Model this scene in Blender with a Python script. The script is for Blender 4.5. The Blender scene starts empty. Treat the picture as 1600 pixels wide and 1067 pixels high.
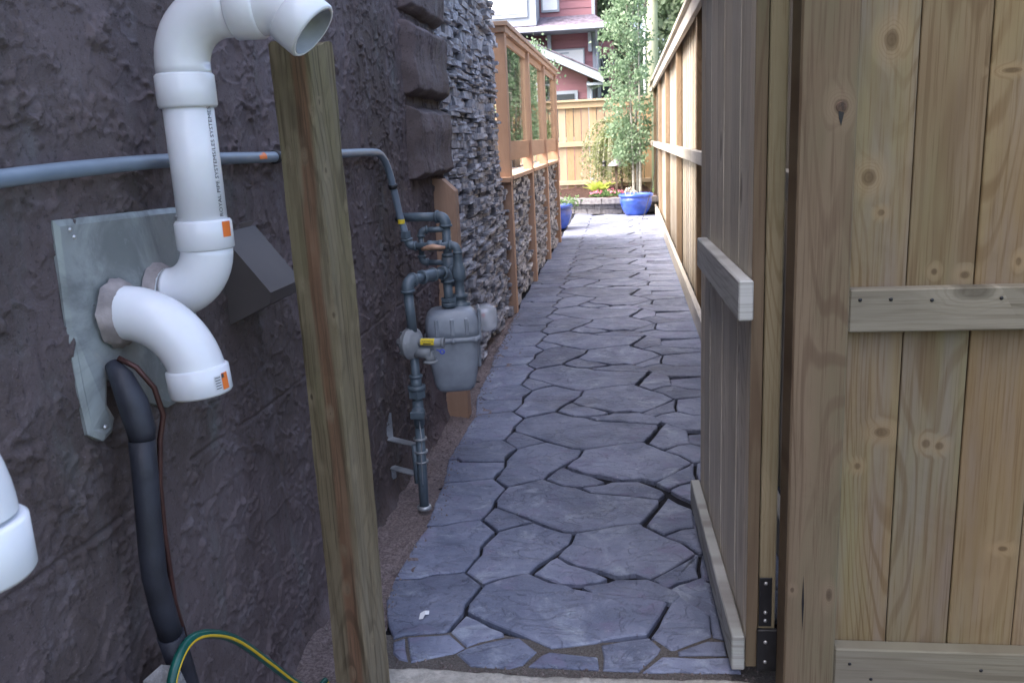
import bpy, bmesh, math, random
import numpy as np
from mathutils import Vector, Matrix, Euler
random.seed(7); rng = np.random.default_rng(7)
S = bpy.context.scene
COL = S.collection
R = math.radians

# ------------------------------------------------------------------ camera
def unit(v):
    return Vector(v).normalized()
FOC = 1337.3 / 1600.0
fwd = unit((180, 321.5, -1337.3)); down = unit((278, -5726.5, -1337.3))
upv = -down; upv = (upv - fwd * fwd.dot(upv)).normalized(); rtv = fwd.cross(upv)
rot = Matrix((rtv, fwd, upv))                 # camera axes -> world axes
cam = bpy.data.cameras.new('camera'); camo = bpy.data.objects.new('camera', cam); COL.objects.link(camo)
camo.matrix_world = Matrix.Translation((0, 0, 1.25)) @ rot.to_4x4()
cam.sensor_width = 36; cam.lens = 36 * FOC; cam.clip_start = 0.05; cam.clip_end = 600
cam.dof.use_dof = True; cam.dof.focus_distance = 2.1; cam.dof.aperture_fstop = 14
S.camera = camo

# ------------------------------------------------------------------ sky and sun
SUN_EL, SUN_AZ = R(52), R(245)                # azimuth clockwise from +Y
w = bpy.data.worlds.new('World'); S.world = w; w.use_nodes = True
nt = w.node_tree; nt.nodes.clear()
sky = nt.nodes.new('ShaderNodeTexSky'); sky.sky_type = 'NISHITA'; sky.sun_disc = False
sky.sun_elevation = SUN_EL; sky.sun_rotation = SUN_AZ; sky.air_density = 0.7; sky.dust_density = 7.0; sky.ozone_density = 0.6
bg = nt.nodes.new('ShaderNodeBackground'); bg.inputs['Strength'].default_value = 0.15
wo = nt.nodes.new('ShaderNodeOutputWorld')
nt.links.new(sky.outputs[0], bg.inputs[0]); nt.links.new(bg.outputs[0], wo.inputs[0])
sl = bpy.data.lights.new('sun', 'SUN'); sl.energy = 1.0; sl.angle = R(40); sl.color = (1.0, 0.975, 0.94)
so = bpy.data.objects.new('sun', sl); COL.objects.link(so)
sd = Vector((math.sin(SUN_AZ) * math.cos(SUN_EL), math.cos(SUN_AZ) * math.cos(SUN_EL), math.sin(SUN_EL)))
so.rotation_euler = sd.to_track_quat('Z', 'Y').to_euler()
vs = S.view_settings; vs.view_transform = 'Standard'; vs.look = 'None'; vs.exposure = 2.68; vs.gamma = 1.0
vs.use_curve_mapping = False

# ------------------------------------------------------------------ node helpers
class NT:
    def __init__(s, name):
        s.m = bpy.data.materials.new(name); s.m.use_nodes = True
        s.t = s.m.node_tree; s.b = s.t.nodes['Principled BSDF']; s.out = s.t.nodes['Material Output']
        s.tc = s.t.nodes.new('ShaderNodeTexCoord'); s.oi = s.t.nodes.new('ShaderNodeObjectInfo')
    def n(s, typ, **kw):
        x = s.t.nodes.new(typ)
        for k, v in kw.items():
            setattr(x, k, v)
        return x
    def link(s, a, b): s.t.links.new(a, b)
    def val(s, sock, v):
        if isinstance(v, bpy.types.NodeSocket): s.link(v, sock)
        else: sock.default_value = v
    def coord(s, scale=(1, 1, 1), src='Object'):
        m = s.n('ShaderNodeMapping'); s.link(s.tc.outputs[src], m.inputs[0]); m.inputs['Scale'].default_value = scale
        return m.outputs[0]
    def rnd(s, k=100.0):
        return s.math('MULTIPLY', s.oi.outputs['Random'], k)
    def noise(s, vec, scale, detail=4, rough=0.55, dist=0.0, w=None):
        x = s.n('ShaderNodeTexNoise'); x.noise_dimensions = '4D' if w is not None else '3D'
        s.link(vec, x.inputs['Vector'])
        if w is not None: s.val(x.inputs['W'], w)
        x.inputs['Scale'].default_value = scale; x.inputs['Detail'].default_value = detail
        x.inputs['Roughness'].default_value = rough; x.inputs['Distortion'].default_value = dist
        return x.outputs['Fac']
    def math(s, op, a, b=0.0, c=0.0, clamp=False):
        x = s.n('ShaderNodeMath', operation=op); x.use_clamp = clamp
        s.val(x.inputs[0], a); s.val(x.inputs[1], b); s.val(x.inputs[2], c)
        return x.outputs[0]
    def step(s, v, a, b, lo=0.0, hi=1.0):
        x = s.n('ShaderNodeMapRange'); x.interpolation_type = 'SMOOTHSTEP'
        s.val(x.inputs[0], v); x.inputs[1].default_value = a; x.inputs[2].default_value = b
        x.inputs[3].default_value = lo; x.inputs[4].default_value = hi
        return x.outputs[0]
    def mix(s, f, a, b, mode='MIX'):
        x = s.n('ShaderNodeMix', data_type='RGBA', blend_type=mode)
        s.val(x.inputs[0], f)
        for i, v in ((6, a), (7, b)):
            if isinstance(v, bpy.types.NodeSocket): s.link(v, x.inputs[i])
            else: x.inputs[i].default_value = (*v, 1) if len(v) == 3 else v
        return x.outputs[2]
    def bump(s, h, strength=0.5, dist=0.01, prev=None):
        x = s.n('ShaderNodeBump'); x.inputs['Strength'].default_value = strength; x.inputs['Distance'].default_value = dist
        s.link(h, x.inputs['Height'])
        if prev: s.link(prev, x.inputs['Normal'])
        return x.outputs[0]
    def fin(s, col, rough=0.7, nrm=None, metal=0.0, spec=0.5, **kw):
        s.val(s.b.inputs['Base Color'], (*col, 1) if isinstance(col, tuple) and len(col) == 3 else col)
        s.val(s.b.inputs['Roughness'], rough); s.b.inputs['Metallic'].default_value = metal
        s.b.inputs['Specular IOR Level'].default_value = spec
        if nrm: s.link(nrm, s.b.inputs['Normal'])
        for k, v in kw.items(): s.val(s.b.inputs[k], v)
        return s.m

def plain(name, col, rough=0.5, metal=0.0, spec=0.5, var=0.12, sc=30, bump=0.0, **kw):
    n = NT(name); c = n.coord()
    f = n.noise(c, sc, 5, w=n.rnd())
    dark = tuple(x * (1 - var) for x in col); lite = tuple(min(1, x * (1 + var)) for x in col)
    k = n.mix(n.step(f, 0.3, 0.7), dark, lite)
    nr = n.bump(n.noise(c, sc * 8, 3), bump, 0.002) if bump else None
    return n.fin(k, rough, nr, metal, spec, **kw)

def wood(name, base, alt, dark, axis='Z', green=None, gamt=0.0, band=None, knots=0.5, rough=0.78, grain=0.35, hue=0.25, grey=None, greyamt=0.0, face=None, klist=None):
    """weathered softwood; grain runs along one local axis"""
    n = NT(name)
    ax = 'XYZ'.index(axis)
    def sc(along, across):
        v = [across] * 3; v[ax] = along
        if face is not None: v[face] = 0.0
        return tuple(v)
    w = n.rnd(60.0)
    c1 = n.coord(sc(0.9, 9.0)); streak = n.noise(c1, 1.0, 5, 0.6, 0.3, w)
    c2 = n.coord(sc(4.0, 190.0)); fine = n.noise(c2, 1.0, 4, 0.65, 0.2, w)
    c3 = n.coord(sc(0.75, 5.5)); cath = n.noise(c3, 1.0, 1.5, 0.4, 0.15, w)
    # knots
    ck = n.coord(sc(3.0, 6.0)); off = n.n('ShaderNodeVectorMath', operation='ADD'); n.link(ck, off.inputs[0])
    cmb = n.n('ShaderNodeCombineXYZ')
    for i in range(3):
        if i != face: n.link(n.rnd(17.0 + 9 * i), cmb.inputs[i])
    n.link(cmb.outputs[0], off.inputs[1])
    dn_ = n.noise(n.coord(sc(14, 30)), 1.0, 3, 0.6)
    vo = n.n('ShaderNodeTexVoronoi'); vo.feature = 'F1'
    if face is None: n.link(off.outputs[0], vo.inputs['Vector'])
    else:
        vo.voronoi_dimensions = '2D'; s2 = n.n('ShaderNodeSeparateXYZ'); c2_ = n.n('ShaderNodeCombineXYZ'); n.link(off.outputs[0], s2.inputs[0])
        oth = [i for i in range(3) if i != face]
        n.link(s2.outputs[oth[0]], c2_.inputs[0]); n.link(s2.outputs[oth[1]], c2_.inputs[1]); n.link(c2_.outputs[0], vo.inputs['Vector']); vo.inputs['Scale'].default_value = 1.0
    sel = n.n('ShaderNodeSeparateColor'); n.link(vo.outputs['Color'], sel.inputs[0])
    have = n.step(sel.outputs[0], 1 - knots - 0.02, 1 - knots + 0.02)
    dist_ = vo.outputs['Distance']
    if klist:       # knots where the real boards have them: (across, up, half width, half height)
        sp0 = n.n('ShaderNodeSeparateXYZ'); n.link(n.tc.outputs['Object'], sp0.inputs[0]); dist_ = None
        for (u_, v_, ru, rv) in klist:
            a_ = n.math('MULTIPLY', n.math('SUBTRACT', sp0.outputs[0], u_), 1 / ru); b_ = n.math('MULTIPLY', n.math('SUBTRACT', sp0.outputs[2], v_), 1 / rv)
            q_ = n.math('MULTIPLY', n.math('SQRT', n.math('ADD', n.math('MULTIPLY', a_, a_), n.math('MULTIPLY', b_, b_))), 0.11)
            dist_ = q_ if dist_ is None else n.math('MINIMUM', dist_, q_)
        have = 1.0
    dd = n.math('ADD', dist_, n.math('MULTIPLY', n.math('SUBTRACT', dn_, 0.5), 0.10))
    kn = n.math('MULTIPLY', n.step(dd, 0.15, 0.06), have)
    halo = n.math('MULTIPLY', n.step(dd, 0.45, 0.10), have)
    # growth rings run along the board and flow round the knots
    ph = n.math('ADD', n.math('MULTIPLY', cath, 210.0), n.math('MULTIPLY', halo, 5.0))
    rings = n.math('MULTIPLY', n.step(n.math('SINE', ph), 0.3, 1.0), n.step(n.noise(n.coord(sc(0.8, 3.5)), 1.0, 2, 0.5, 0.0, n.rnd(11.0)), 0.40, 0.60))
    kring = n.math('MULTIPLY', n.math('MULTIPLY', n.step(n.math('SINE', n.math('MULTIPLY', dd, 130.0)), 0.1, 0.9), n.step(dd, 0.34, 0.12)), have)
    col = n.mix(n.step(streak, 0.32, 0.68), base, alt)
    if green: col = n.mix(n.math('MULTIPLY', n.step(n.noise(n.coord(sc(1.3, 4.0)), 1.0, 4, 0.55, 0.1, n.rnd(31.0)), 0.42, 0.68), gamt), col, green)
    if grey: col = n.mix(n.math('MULTIPLY', n.step(n.noise(n.coord(sc(1.0, 9.0)), 1.0, 4, 0.6, 0.1, n.rnd(77.0)), 0.45, 0.7), greyamt), col, grey)
    if band:
        # heart-wood band running up the board: (axis index, centre, half width, colour, amount)
        bi, bc, bh, bcol, bam = band
        sp = n.n('ShaderNodeSeparateXYZ'); n.link(n.tc.outputs['Object'], sp.inputs[0])
        wob = n.math('MULTIPLY', n.math('SUBTRACT', n.noise(n.coord(sc(2.2, 2.0)), 1.0, 3), 0.5), 0.05)
        db = n.math('ABSOLUTE', n.math('SUBTRACT', n.math('ADD', sp.outputs[bi], wob), bc))
        bf = n.math('MULTIPLY', n.step(db, bh, bh * 0.45), bam)
        col = n.mix(n.math('MULTIPLY', bf, n.step(streak, 0.2, 0.6, 0.5, 1.0)), col, bcol)
    col = n.mix(n.math('MULTIPLY', rings, min(1, grain * 1.2)), col, dark)
    col = n.mix(n.math('MULTIPLY', n.step(fine, 0.48, 0.66), min(1, grain * 1.25)), col, dark)
    col = n.mix(n.math('MULTIPLY', halo, 0.5), col, tuple(min(1, x * 1.25) for x in alt))
    col = n.mix(n.math('MULTIPLY', kring, 0.28), col, dark)
    kcol = tuple(x * 0.55 for x in dark)
    col = n.mix(n.math('MULTIPLY', n.math('MULTIPLY', kn, n.step(dn_, 0.3, 0.6, 0.65, 1.0)), 0.75), col, kcol)
    # board to board difference
    hv = n.n('ShaderNodeHueSaturation'); n.link(col, hv.inputs['Color'])
    n.link(n.math('ADD', n.math('MULTIPLY', n.oi.outputs['Random'], hue), 1 - hue / 2), hv.inputs['Value'])
    n.link(n.math('ADD', n.math('MULTIPLY', n.math('FRACT', n.rnd(13.7)), 0.3), 0.82), hv.inputs['Saturation'])
    dirt = n.noise(n.coord(), 3.0, 6, 0.7, 0.4, w)
    col = n.mix(n.math('MULTIPLY', n.step(dirt, 0.5, 0.75), 0.25), hv.outputs[0], tuple(x * 0.7 for x in dark))
    h = n.math('ADD', n.math('MULTIPLY', fine, 1.0), n.math('MULTIPLY', rings, -0.3))
    nr = n.bump(h, 0.45, 0.0015)
    return n.fin(col, rough, nr, 0, 0.25)

# ------------------------------------------------------------------ mesh helpers
class MB:
    def __init__(s): s.v = []; s.f = []; s.sm = []
    def add(s, vs, fs, smooth=False):
        o = len(s.v); s.v += [tuple(p) for p in vs]
        for f in fs: s.f.append(tuple(i + o for i in f)); s.sm.append(smooth)
        return s
    def box(s, x0, x1, y0, y1, z0, z1, M=None, bev=0.0015):
        if bev <= 0:
            vs = [(x, y, z) for z in (z0, z1) for y in (y0, y1) for x in (x0, x1)]
            fs = [(0, 2, 3, 1), (4, 5, 7, 6), (0, 1, 5, 4), (2, 6, 7, 3), (0, 4, 6, 2), (1, 3, 7, 5)]
            if M: vs = [M @ Vector(p) for p in vs]
            return s.add(vs, fs)
        bm = bmesh.new(); bmesh.ops.create_cube(bm, size=1)
        for v in bm.verts: v.co = Vector(((x0 + x1) / 2 + v.co.x * (x1 - x0), (y0 + y1) / 2 + v.co.y * (y1 - y0), (z0 + z1) / 2 + v.co.z * (z1 - z0)))
        bmesh.ops.bevel(bm, geom=list(bm.edges), offset=bev, segments=1, affect='EDGES')
        bm.verts.index_update()
        vs = [(M @ v.co if M else v.co.copy()) for v in bm.verts]; fs = [tuple(v.index for v in f.verts) for f in bm.faces]; bm.free()
        return s.add(vs, fs)
    def prism(s, pts, axis, a, b, smooth=False):
        """outline pts (2D) extruded between a and b along axis (x,y,z)"""
        def P(p, t): return {'x': (t, p[0], p[1]), 'y': (p[0], t, p[1]), 'z': (p[0], p[1], t)}[axis]
        n = len(pts); vs = [P(p, a) for p in pts] + [P(p, b) for p in pts]
        fs = [tuple(range(n))[::-1], tuple(range(n, 2 * n))] + [(i, (i + 1) % n, n + (i + 1) % n, n + i) for i in range(n)]
        return s.add(vs, fs)
    def tube(s, path, rad, seg=20, caps=True, smooth=True):
        P = [Vector(p) for p in path]; n = len(P)
        rad = rad if isinstance(rad, (list, tuple)) else [rad] * n
        t = [(P[min(i + 1, n - 1)] - P[max(i - 1, 0)]).normalized() for i in range(n)]
        a = t[0].orthogonal().normalized(); vs = []
        for i in range(n):
            if i:
                a = (a - t[i] * a.dot(t[i])).normalized()
            b = t[i].cross(a)
            vs += [P[i] + (a * math.cos(2 * math.pi * k / seg) + b * math.sin(2 * math.pi * k / seg)) * rad[i] for k in range(seg)]
        fs = [(i * seg + k, i * seg + (k + 1) % seg, (i + 1) * seg + (k + 1) % seg, (i + 1) * seg + k) for i in range(n - 1) for k in range(seg)]
        s.add(vs, fs, smooth)
        if caps:
            o = len(s.v) - n * seg
            s.f.append(tuple(o + k for k in range(seg))[::-1]); s.sm.append(False)
            s.f.append(tuple(o + (n - 1) * seg + k for k in range(seg))); s.sm.append(False)
        return s
    def lathe(s, prof, origin, axis=(0, 0, 1), seg=28, smooth=True, squash=None):
        """prof: (radius, height) along axis from origin"""
        ax = Vector(axis).normalized(); a = ax.orthogonal().normalized(); b = ax.cross(a); o = Vector(origin)
        vs = []
        for r, h in prof:
            for k in range(seg):
                t = 2 * math.pi * k / seg
                vs.append(o + ax * h + (a * math.cos(t) + b * math.sin(t)) * max(r, 1e-4))
        fs = [(i * seg + k, i * seg + (k + 1) % seg, (i + 1) * seg + (k + 1) % seg, (i + 1) * seg + k) for i in range(len(prof) - 1) for k in range(seg)]
        return s.add(vs, fs, smooth)
    def sphere(s, c, r, sc=(1, 1, 1), seg=14):
        pr = []; n = 8; vs = []; c = Vector(c)
        for i in range(n + 1):
            t = math.pi * i / n
            for k in range(seg):
                p = 2 * math.pi * k / seg
                vs.append(c + Vector((r * sc[0] * math.sin(t) * math.cos(p), r * sc[1] * math.sin(t) * math.sin(p), r * sc[2] * math.cos(t))))
        fs = [(i * seg + k, (i + 1) * seg + k, (i + 1) * seg + (k + 1) % seg, i * seg + (k + 1) % seg) for i in range(n) for k in range(seg)]
        return s.add(vs, fs, True)
    def mesh(s, name, mat, fixn=True):
        me = bpy.data.meshes.new(name); me.from_pydata([tuple(v) for v in s.v], [], s.f)
        me.polygons.foreach_set('use_smooth', s.sm)
        if fixn and len(s.f) < 4000:
            bm = bmesh.new(); bm.from_mesh(me); bmesh.ops.recalc_face_normals(bm, faces=bm.faces); bm.to_mesh(me); bm.free()
        me.materials.append(mat); me.update()
        return me
    def build(s, name, mat, parent=None, fixn=True):
        return link(name, s.mesh(name, mat, fixn), parent)

def link(name, me, parent=None):
    o = bpy.data.objects.new(name, me); COL.objects.link(o)
    if parent is not None:
        o.parent = parent
        if parent.type == 'EMPTY' and parent.parent is None: o.location = tuple(-x for x in parent.location)
    return o
def tag(o, label, cat, group=None, kind=None):
    if kind: o['kind'] = kind
    if label: o['label'] = label
    if cat and kind != 'structure': o['category'] = cat
    if group: o['group'] = group
    return o
def thing(name, label, cat, loc=(0, 0, 0), group=None):
    o = bpy.data.objects.new(name, None); COL.objects.link(o); o.location = loc; o.empty_display_size = 0.1
    return tag(o, label, cat, group)
def structure(o):
    o['kind'] = 'structure'; return o

def arc(c, r, a0, a1, u, v, n=12):
    c, u, v = Vector(c), Vector(u), Vector(v)
    return [c + (u * math.cos(a0 + (a1 - a0) * i / n) + v * math.sin(a0 + (a1 - a0) * i / n)) * r for i in range(n + 1)]

def vnoise(ny, nx, cy, cx, seed):
    """cubic-smooth value noise on an ny x nx grid with cy x cx cells"""
    g = np.random.default_rng(seed).random((cy + 3, cx + 3))
    y = np.linspace(0, cy, ny); x = np.linspace(0, cx, nx)
    iy = np.floor(y).astype(int); ix = np.floor(x).astype(int)
    fy = y - iy; fx = x - ix; fy = fy * fy * (3 - 2 * fy); fx = fx * fx * (3 - 2 * fx)
    fy = fy[:, None]; fx = fx[None, :]
    a = g[np.ix_(iy, ix)]; b = g[np.ix_(iy, ix + 1)]; c = g[np.ix_(iy + 1, ix)]; d = g[np.ix_(iy + 1, ix + 1)]
    return (a * (1 - fx) + b * fx) * (1 - fy) + (c * (1 - fx) + d * fx) * fy

# ------------------------------------------------------------------ materials
def stucco_mat():
    n = NT('stucco'); c = n.coord()
    big = n.noise(c, 1.6, 5, 0.6, 0.5); mid = n.noise(c, 7, 6, 0.7, 0.4); fine = n.noise(c, 90, 5, 0.7)
    col = n.mix(n.step(big, 0.35, 0.65), (0.100, 0.076, 0.070), (0.165, 0.128, 0.132))
    col = n.mix(n.math('MULTIPLY', n.step(mid, 0.5, 0.72), 0.6), col, (0.235, 0.205, 0.222))
    col = n.mix(n.math('MULTIPLY', n.step(n.noise(n.coord((1, 3, 1)), 2.2, 5, 0.65), 0.54, 0.74), 0.5), col, (0.17, 0.19, 0.185))
    col = n.mix(n.math('MULTIPLY', n.step(fine, 0.46, 0.32), 0.6), col, (0.035, 0.028, 0.028))
    spk = n.noise(c, 240, 3, 0.8)
    col = n.mix(n.math('MULTIPLY', n.step(spk, 0.60, 0.72), 0.55), col, (0.30, 0.27, 0.29))
    col = n.mix(n.math('MULTIPLY', n.step(n.noise(n.coord((1, 2.6, .5)), 3.0, 6, 0.7, 0.6), 0.55, 0.72), 0.45), col, (0.055, 0.045, 0.04))
    grit = n.noise(c, 330, 4, 0.75)
    lump = n.noise(c, 60, 7, 0.78, 0.0)
    pit = n.step(n.noise(n.coord((1, 1, 1.4)), 95, 3, 0.6), 0.62, 0.74)
    h = n.math('ADD', n.math('MULTIPLY', lump, 1.0), n.math('MULTIPLY', pit, 0.35))
    b1 = n.bump(h, 0.7, 0.0032); b2 = n.bump(grit, 1.0, 0.0034, b1)
    return n.fin(col, 0.72, b2, 0, 0.3)
def slate_mat():
    n = NT('slate_stamped_concrete'); c = n.coord(); r = n.rnd(40.0)
    a = n.noise(c, 3.2, 6, 0.65, 0.6, r); b = n.noise(c, 9, 6, 0.7, 0.4, r); d = n.noise(c, 60, 5, 0.75, 0.0, r)
    col = n.mix(n.step(a, 0.36, 0.66), (0.118, 0.136, 0.198), (0.215, 0.236, 0.320))
    col = n.mix(n.math('MULTIPLY', n.step(b, 0.5, 0.72), 0.65), col, (0.190, 0.160, 0.245))
    col = n.mix(n.math('MULTIPLY', n.step(n.noise(c, 5.0, 7, 0.72, 1.0, n.rnd(23.0)), 0.52, 0.70), 0.75), col, (0.35, 0.39, 0.46))
    col = n.mix(n.math('MULTIPLY', n.step(n.noise(n.coord(), 1.7, 4, 0.6), 0.55, 0.7), 0.55), col, (0.085, 0.085, 0.110))
    col = n.mix(n.math('MULTIPLY', n.step(d, 0.58, 0.72), 0.6), col, (0.42, 0.43, 0.48))
    col = n.mix(n.math('MULTIPLY', n.step(d, 0.44, 0.30), 0.6), col, (0.05, 0.05, 0.07))
    hv = n.n('ShaderNodeHueSaturation'); n.link(col, hv.inputs['Color'])
    n.link(n.math('ADD', n.math('MULTIPLY', n.oi.outputs['Random'], 0.38), 0.80), hv.inputs['Value'])
    cleft = n.step(n.noise(n.coord((1, 1.8, 1)), 5.5, 6, 0.62, 1.3, r), 0.5, 0.54)
    h = n.math('ADD', n.math('MULTIPLY', n.noise(c, 16, 7, 0.7, 0.3, r), 1.0), n.math('MULTIPLY', cleft, 0.35))
    b1 = n.bump(h, 0.8, 0.012); b2 = n.bump(n.noise(c, 220, 4, 0.7), 0.5, 0.0012, b1)
    return n.fin(hv.outputs[0], n.step(b, 0.3, 0.7, 0.42, 0.66), b2, 0, 0.45)
def ledge_mat():
    n = NT('ledgestone'); c = n.coord(); r = n.rnd(40.0)
    a = n.noise(c, 14, 6, 0.7, 0.5, r); b = n.noise(c, 70, 6, 0.75, 0.2, r); z = n.noise(c, 3, 3, 0.6)
    col = n.mix(n.step(a, 0.35, 0.66), (0.165, 0.160, 0.178), (0.43, 0.43, 0.46))
    col = n.mix(n.math('MULTIPLY', n.step(z, 0.45, 0.62), 0.3), col, (0.33, 0.30, 0.29))
    col = n.mix(n.math('MULTIPLY', n.step(b, 0.58, 0.75), 0.6), col, (0.60, 0.60, 0.63))
    col = n.mix(n.math('MULTIPLY', n.step(b, 0.42, 0.3), 0.55), col, (0.055, 0.05, 0.055))
    hv = n.n('ShaderNodeHueSaturation'); n.link(col, hv.inputs['Color'])
    geo = n.n('ShaderNodeNewGeometry')
    n.link(n.math('ADD', n.math('MULTIPLY', geo.outputs['Random Per Island'], 0.75), 0.62), hv.inputs['Value'])
    b1 = n.bump(n.math('ADD', a, n.math('MULTIPLY', b, 0.5)), 0.9, 0.008)
    return n.fin(hv.outputs[0], 0.7, b1, 0, 0.35)
def soil_mat(name, c1, c2, sc=60):
    n = NT(name); c = n.coord(); a = n.noise(c, sc, 6, 0.75); b = n.noise(c, 6, 5, 0.6)
    col = n.mix(n.step(a, 0.35, 0.65), c1, c2); col = n.mix(n.math('MULTIPLY', n.step(b, 0.45, 0.7), 0.5), col, c1)
    return n.fin(col, 0.95, n.bump(a, 1.0, 0.012), 0, 0.1)
def galv_mat(name, col=(0.36, 0.40, 0.42), rough=0.45, metal=0.55):
    n = NT(name); c = n.coord(); a = n.noise(c, 5, 6, 0.65, 0.8); b = n.noise(c, 40, 5, 0.7)
    k = n.mix(n.step(a, 0.38, 0.62), tuple(x * 0.66 for x in col), tuple(x * 1.2 for x in col))
    k = n.mix(n.math('MULTIPLY', n.step(b, 0.55, 0.75), 0.35), k, tuple(min(1, x * 1.5) for x in col))
    return n.fin(k, n.step(a, 0.3, 0.7, rough + 0.15, rough - 0.05), n.bump(n.noise(c, 9, 4), 0.25, 0.01), metal, 0.5)
def leaf_mat(name, c1, c2, trans=0.35):
    n = NT(name); geo = n.n('ShaderNodeNewGeometry')
    k = n.mix(geo.outputs['Random Per Island'], c1, c2)
    m = n.fin(k, 0.55, None, 0, 0.35)
    tr = n.n('ShaderNodeBsdfTranslucent'); n.link(k, tr.inputs[0]); ms = n.n('ShaderNodeMixShader'); ms.inputs[0].default_value = trans
    n.link(n.b.outputs[0], ms.inputs[1]); n.link(tr.outputs[0], ms.inputs[2]); n.link(ms.outputs[0], n.out.inputs[0])
    return m
def siding_mat(name, col, board=0.15):
    n = NT(name); c = n.coord(); a = n.noise(n.coord((1, 1, 12)), 3, 4, 0.6)
    k = n.mix(n.step(a, 0.3, 0.7), tuple(x * 0.88 for x in col), col)
    return n.fin(k, 0.7, None, 0, 0.3)
def glass_mat(name, tint=(0.9, 0.95, 0.95)):
    n = NT(name)
    g = n.n('ShaderNodeBsdfGlossy'); g.inputs['Roughness'].default_value = 0.02
    t = n.n('ShaderNodeBsdfTransparent'); t.inputs[0].default_value = (*tint, 1)
    fr = n.n('ShaderNodeFresnel'); fr.inputs[0].default_value = 1.45
    ms = n.n('ShaderNodeMixShader'); n.link(fr.outputs[0], ms.inputs[0]); n.link(t.outputs[0], ms.inputs[1]); n.link(g.outputs[0], ms.inputs[2])
    n.link(ms.outputs[0], n.out.inputs[0]); return n.m

M = {}
M['stucco'] = stucco_mat(); M['slate'] = slate_mat(); M['ledge'] = ledge_mat()
M['joint'] = plain('dark_joint', (0.018, 0.018, 0.022), 0.9, var=0.3, spec=0.1)
M['sand'] = soil_mat('sandy_joint', (0.14, 0.125, 0.115), (0.26, 0.235, 0.21), 170)
M['soil'] = soil_mat('gravelly_soil', (0.17, 0.135, 0.13), (0.38, 0.31, 0.30), 110)
M['mulch'] = soil_mat('mulch', (0.022, 0.013, 0.012), (0.075, 0.045, 0.038), 45)
M['turf'] = soil_mat('turf', (0.035, 0.055, 0.02), (0.07, 0.10, 0.035), 30)
M['mortar'] = plain('wall_backing', (0.06, 0.056, 0.062), 0.95, var=0.3, spec=0.1)
M['pvc'] = plain('white_pvc', (0.76, 0.77, 0.80), 0.26, var=0.05, sc=9, spec=0.5, **{'Subsurface Weight': 0.05})
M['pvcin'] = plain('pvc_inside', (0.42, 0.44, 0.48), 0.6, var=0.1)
M['caulk'] = plain('grey_caulk', (0.30, 0.26, 0.25), 0.7, var=0.25, bump=0.5)
M['galv'] = galv_mat('galvanised_sheet', (0.31, 0.335, 0.335), 0.42, 0.3); M['bracket'] = galv_mat('bracket_metal', (0.42, 0.44, 0.46), 0.4, 0.5)
M['pipe'] = plain('grey_painted_pipe', (0.105, 0.138, 0.165), 0.38, var=0.22, sc=18, spec=0.5, bump=0.1)
M['conduit'] = plain('blue_grey_pipe', (0.19, 0.24, 0.30), 0.40, var=0.12, sc=10)
M['meter'] = plain('meter_grey_paint', (0.27, 0.30, 0.345), 0.42, var=0.16, sc=12, bump=0.12)
M['regulator'] = plain('regulator_grey', (0.26, 0.275, 0.29), 0.42, var=0.12, sc=20, bump=0.1)
M['black'] = plain('black_plastic', (0.02, 0.02, 0.022), 0.5, var=0.2)
M['foam'] = plain('black_foam', (0.022, 0.024, 0.034), 0.55, var=0.35, sc=14, bump=0.3)
M['copper'] = plain('old_copper', (0.075, 0.032, 0.028), 0.45, metal=0.4, var=0.25)
M['yellow'] = plain('yellow_label', (0.80, 0.60, 0.04), 0.5, var=0.04)
M['orange'] = plain('orange_label', (0.82, 0.20, 0.04), 0.5, var=0.06)
M['print'] = plain('dark_print', (0.06, 0.06, 0.065), 0.6, var=0.1)
M['pale_label'] = plain('pale_label', (0.62, 0.63, 0.66), 0.5, var=0.05)
M['brass'] = plain('faded_brass', (0.55, 0.33, 0.22), 0.45, metal=0.2, var=0.2)
M['blueseal'] = plain('blue_seal', (0.06, 0.10, 0.55), 0.4, var=0.1)
M['red'] = plain('red_plastic', (0.6, 0.02, 0.05), 0.4, var=0.1)
def clear_plastic():
    n = NT('clear_plastic'); n.fin((0.80, 0.83, 0.88), 0.12, None, 0, 0.6)
    t = n.n('ShaderNodeBsdfTransparent'); t.inputs[0].default_value = (0.95, 0.96, 0.98, 1); ms = n.n('ShaderNodeMixShader'); ms.inputs[0].default_value = 0.32
    n.link(t.outputs[0], ms.inputs[1]); n.link(n.b.outputs[0], ms.inputs[2]); n.link(ms.outputs[0], n.out.inputs[0]); return n.m
M['clear'] = clear_plastic(); M['glass'] = glass_mat('window_glass')
M['hood'] = plain('brown_grey_hood', (0.085, 0.072, 0.070), 0.6, var=0.12, sc=5)
M['hose_g'] = plain('green_hose', (0.006, 0.085, 0.065), 0.3, var=0.2, sc=30); M['hose_y'] = plain('yellow_stripe', (0.62, 0.42, 0.02), 0.35, var=0.1)
M['rock'] = soil_mat('pale_concrete', (0.26, 0.25, 0.24), (0.48, 0.47, 0.46), 40)
M['rockg'] = soil_mat('grit', (0.16, 0.12, 0.11), (0.38, 0.33, 0.31), 60)
M['sill'] = soil_mat('worn_sill', (0.40, 0.375, 0.33), (0.60, 0.56, 0.50), 45)
M['paper'] = plain('white_paper', (0.85, 0.85, 0.86), 0.7, var=0.03)
M['hinge'] = plain('black_hinge_iron', (0.012, 0.012, 0.014), 0.45, var=0.3, spec=0.4)
M['screw'] = plain('screw_metal', (0.5, 0.5, 0.5), 0.35, metal=0.8, var=0.1)
gr = (0.16, 0.17, 0.09)
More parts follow.
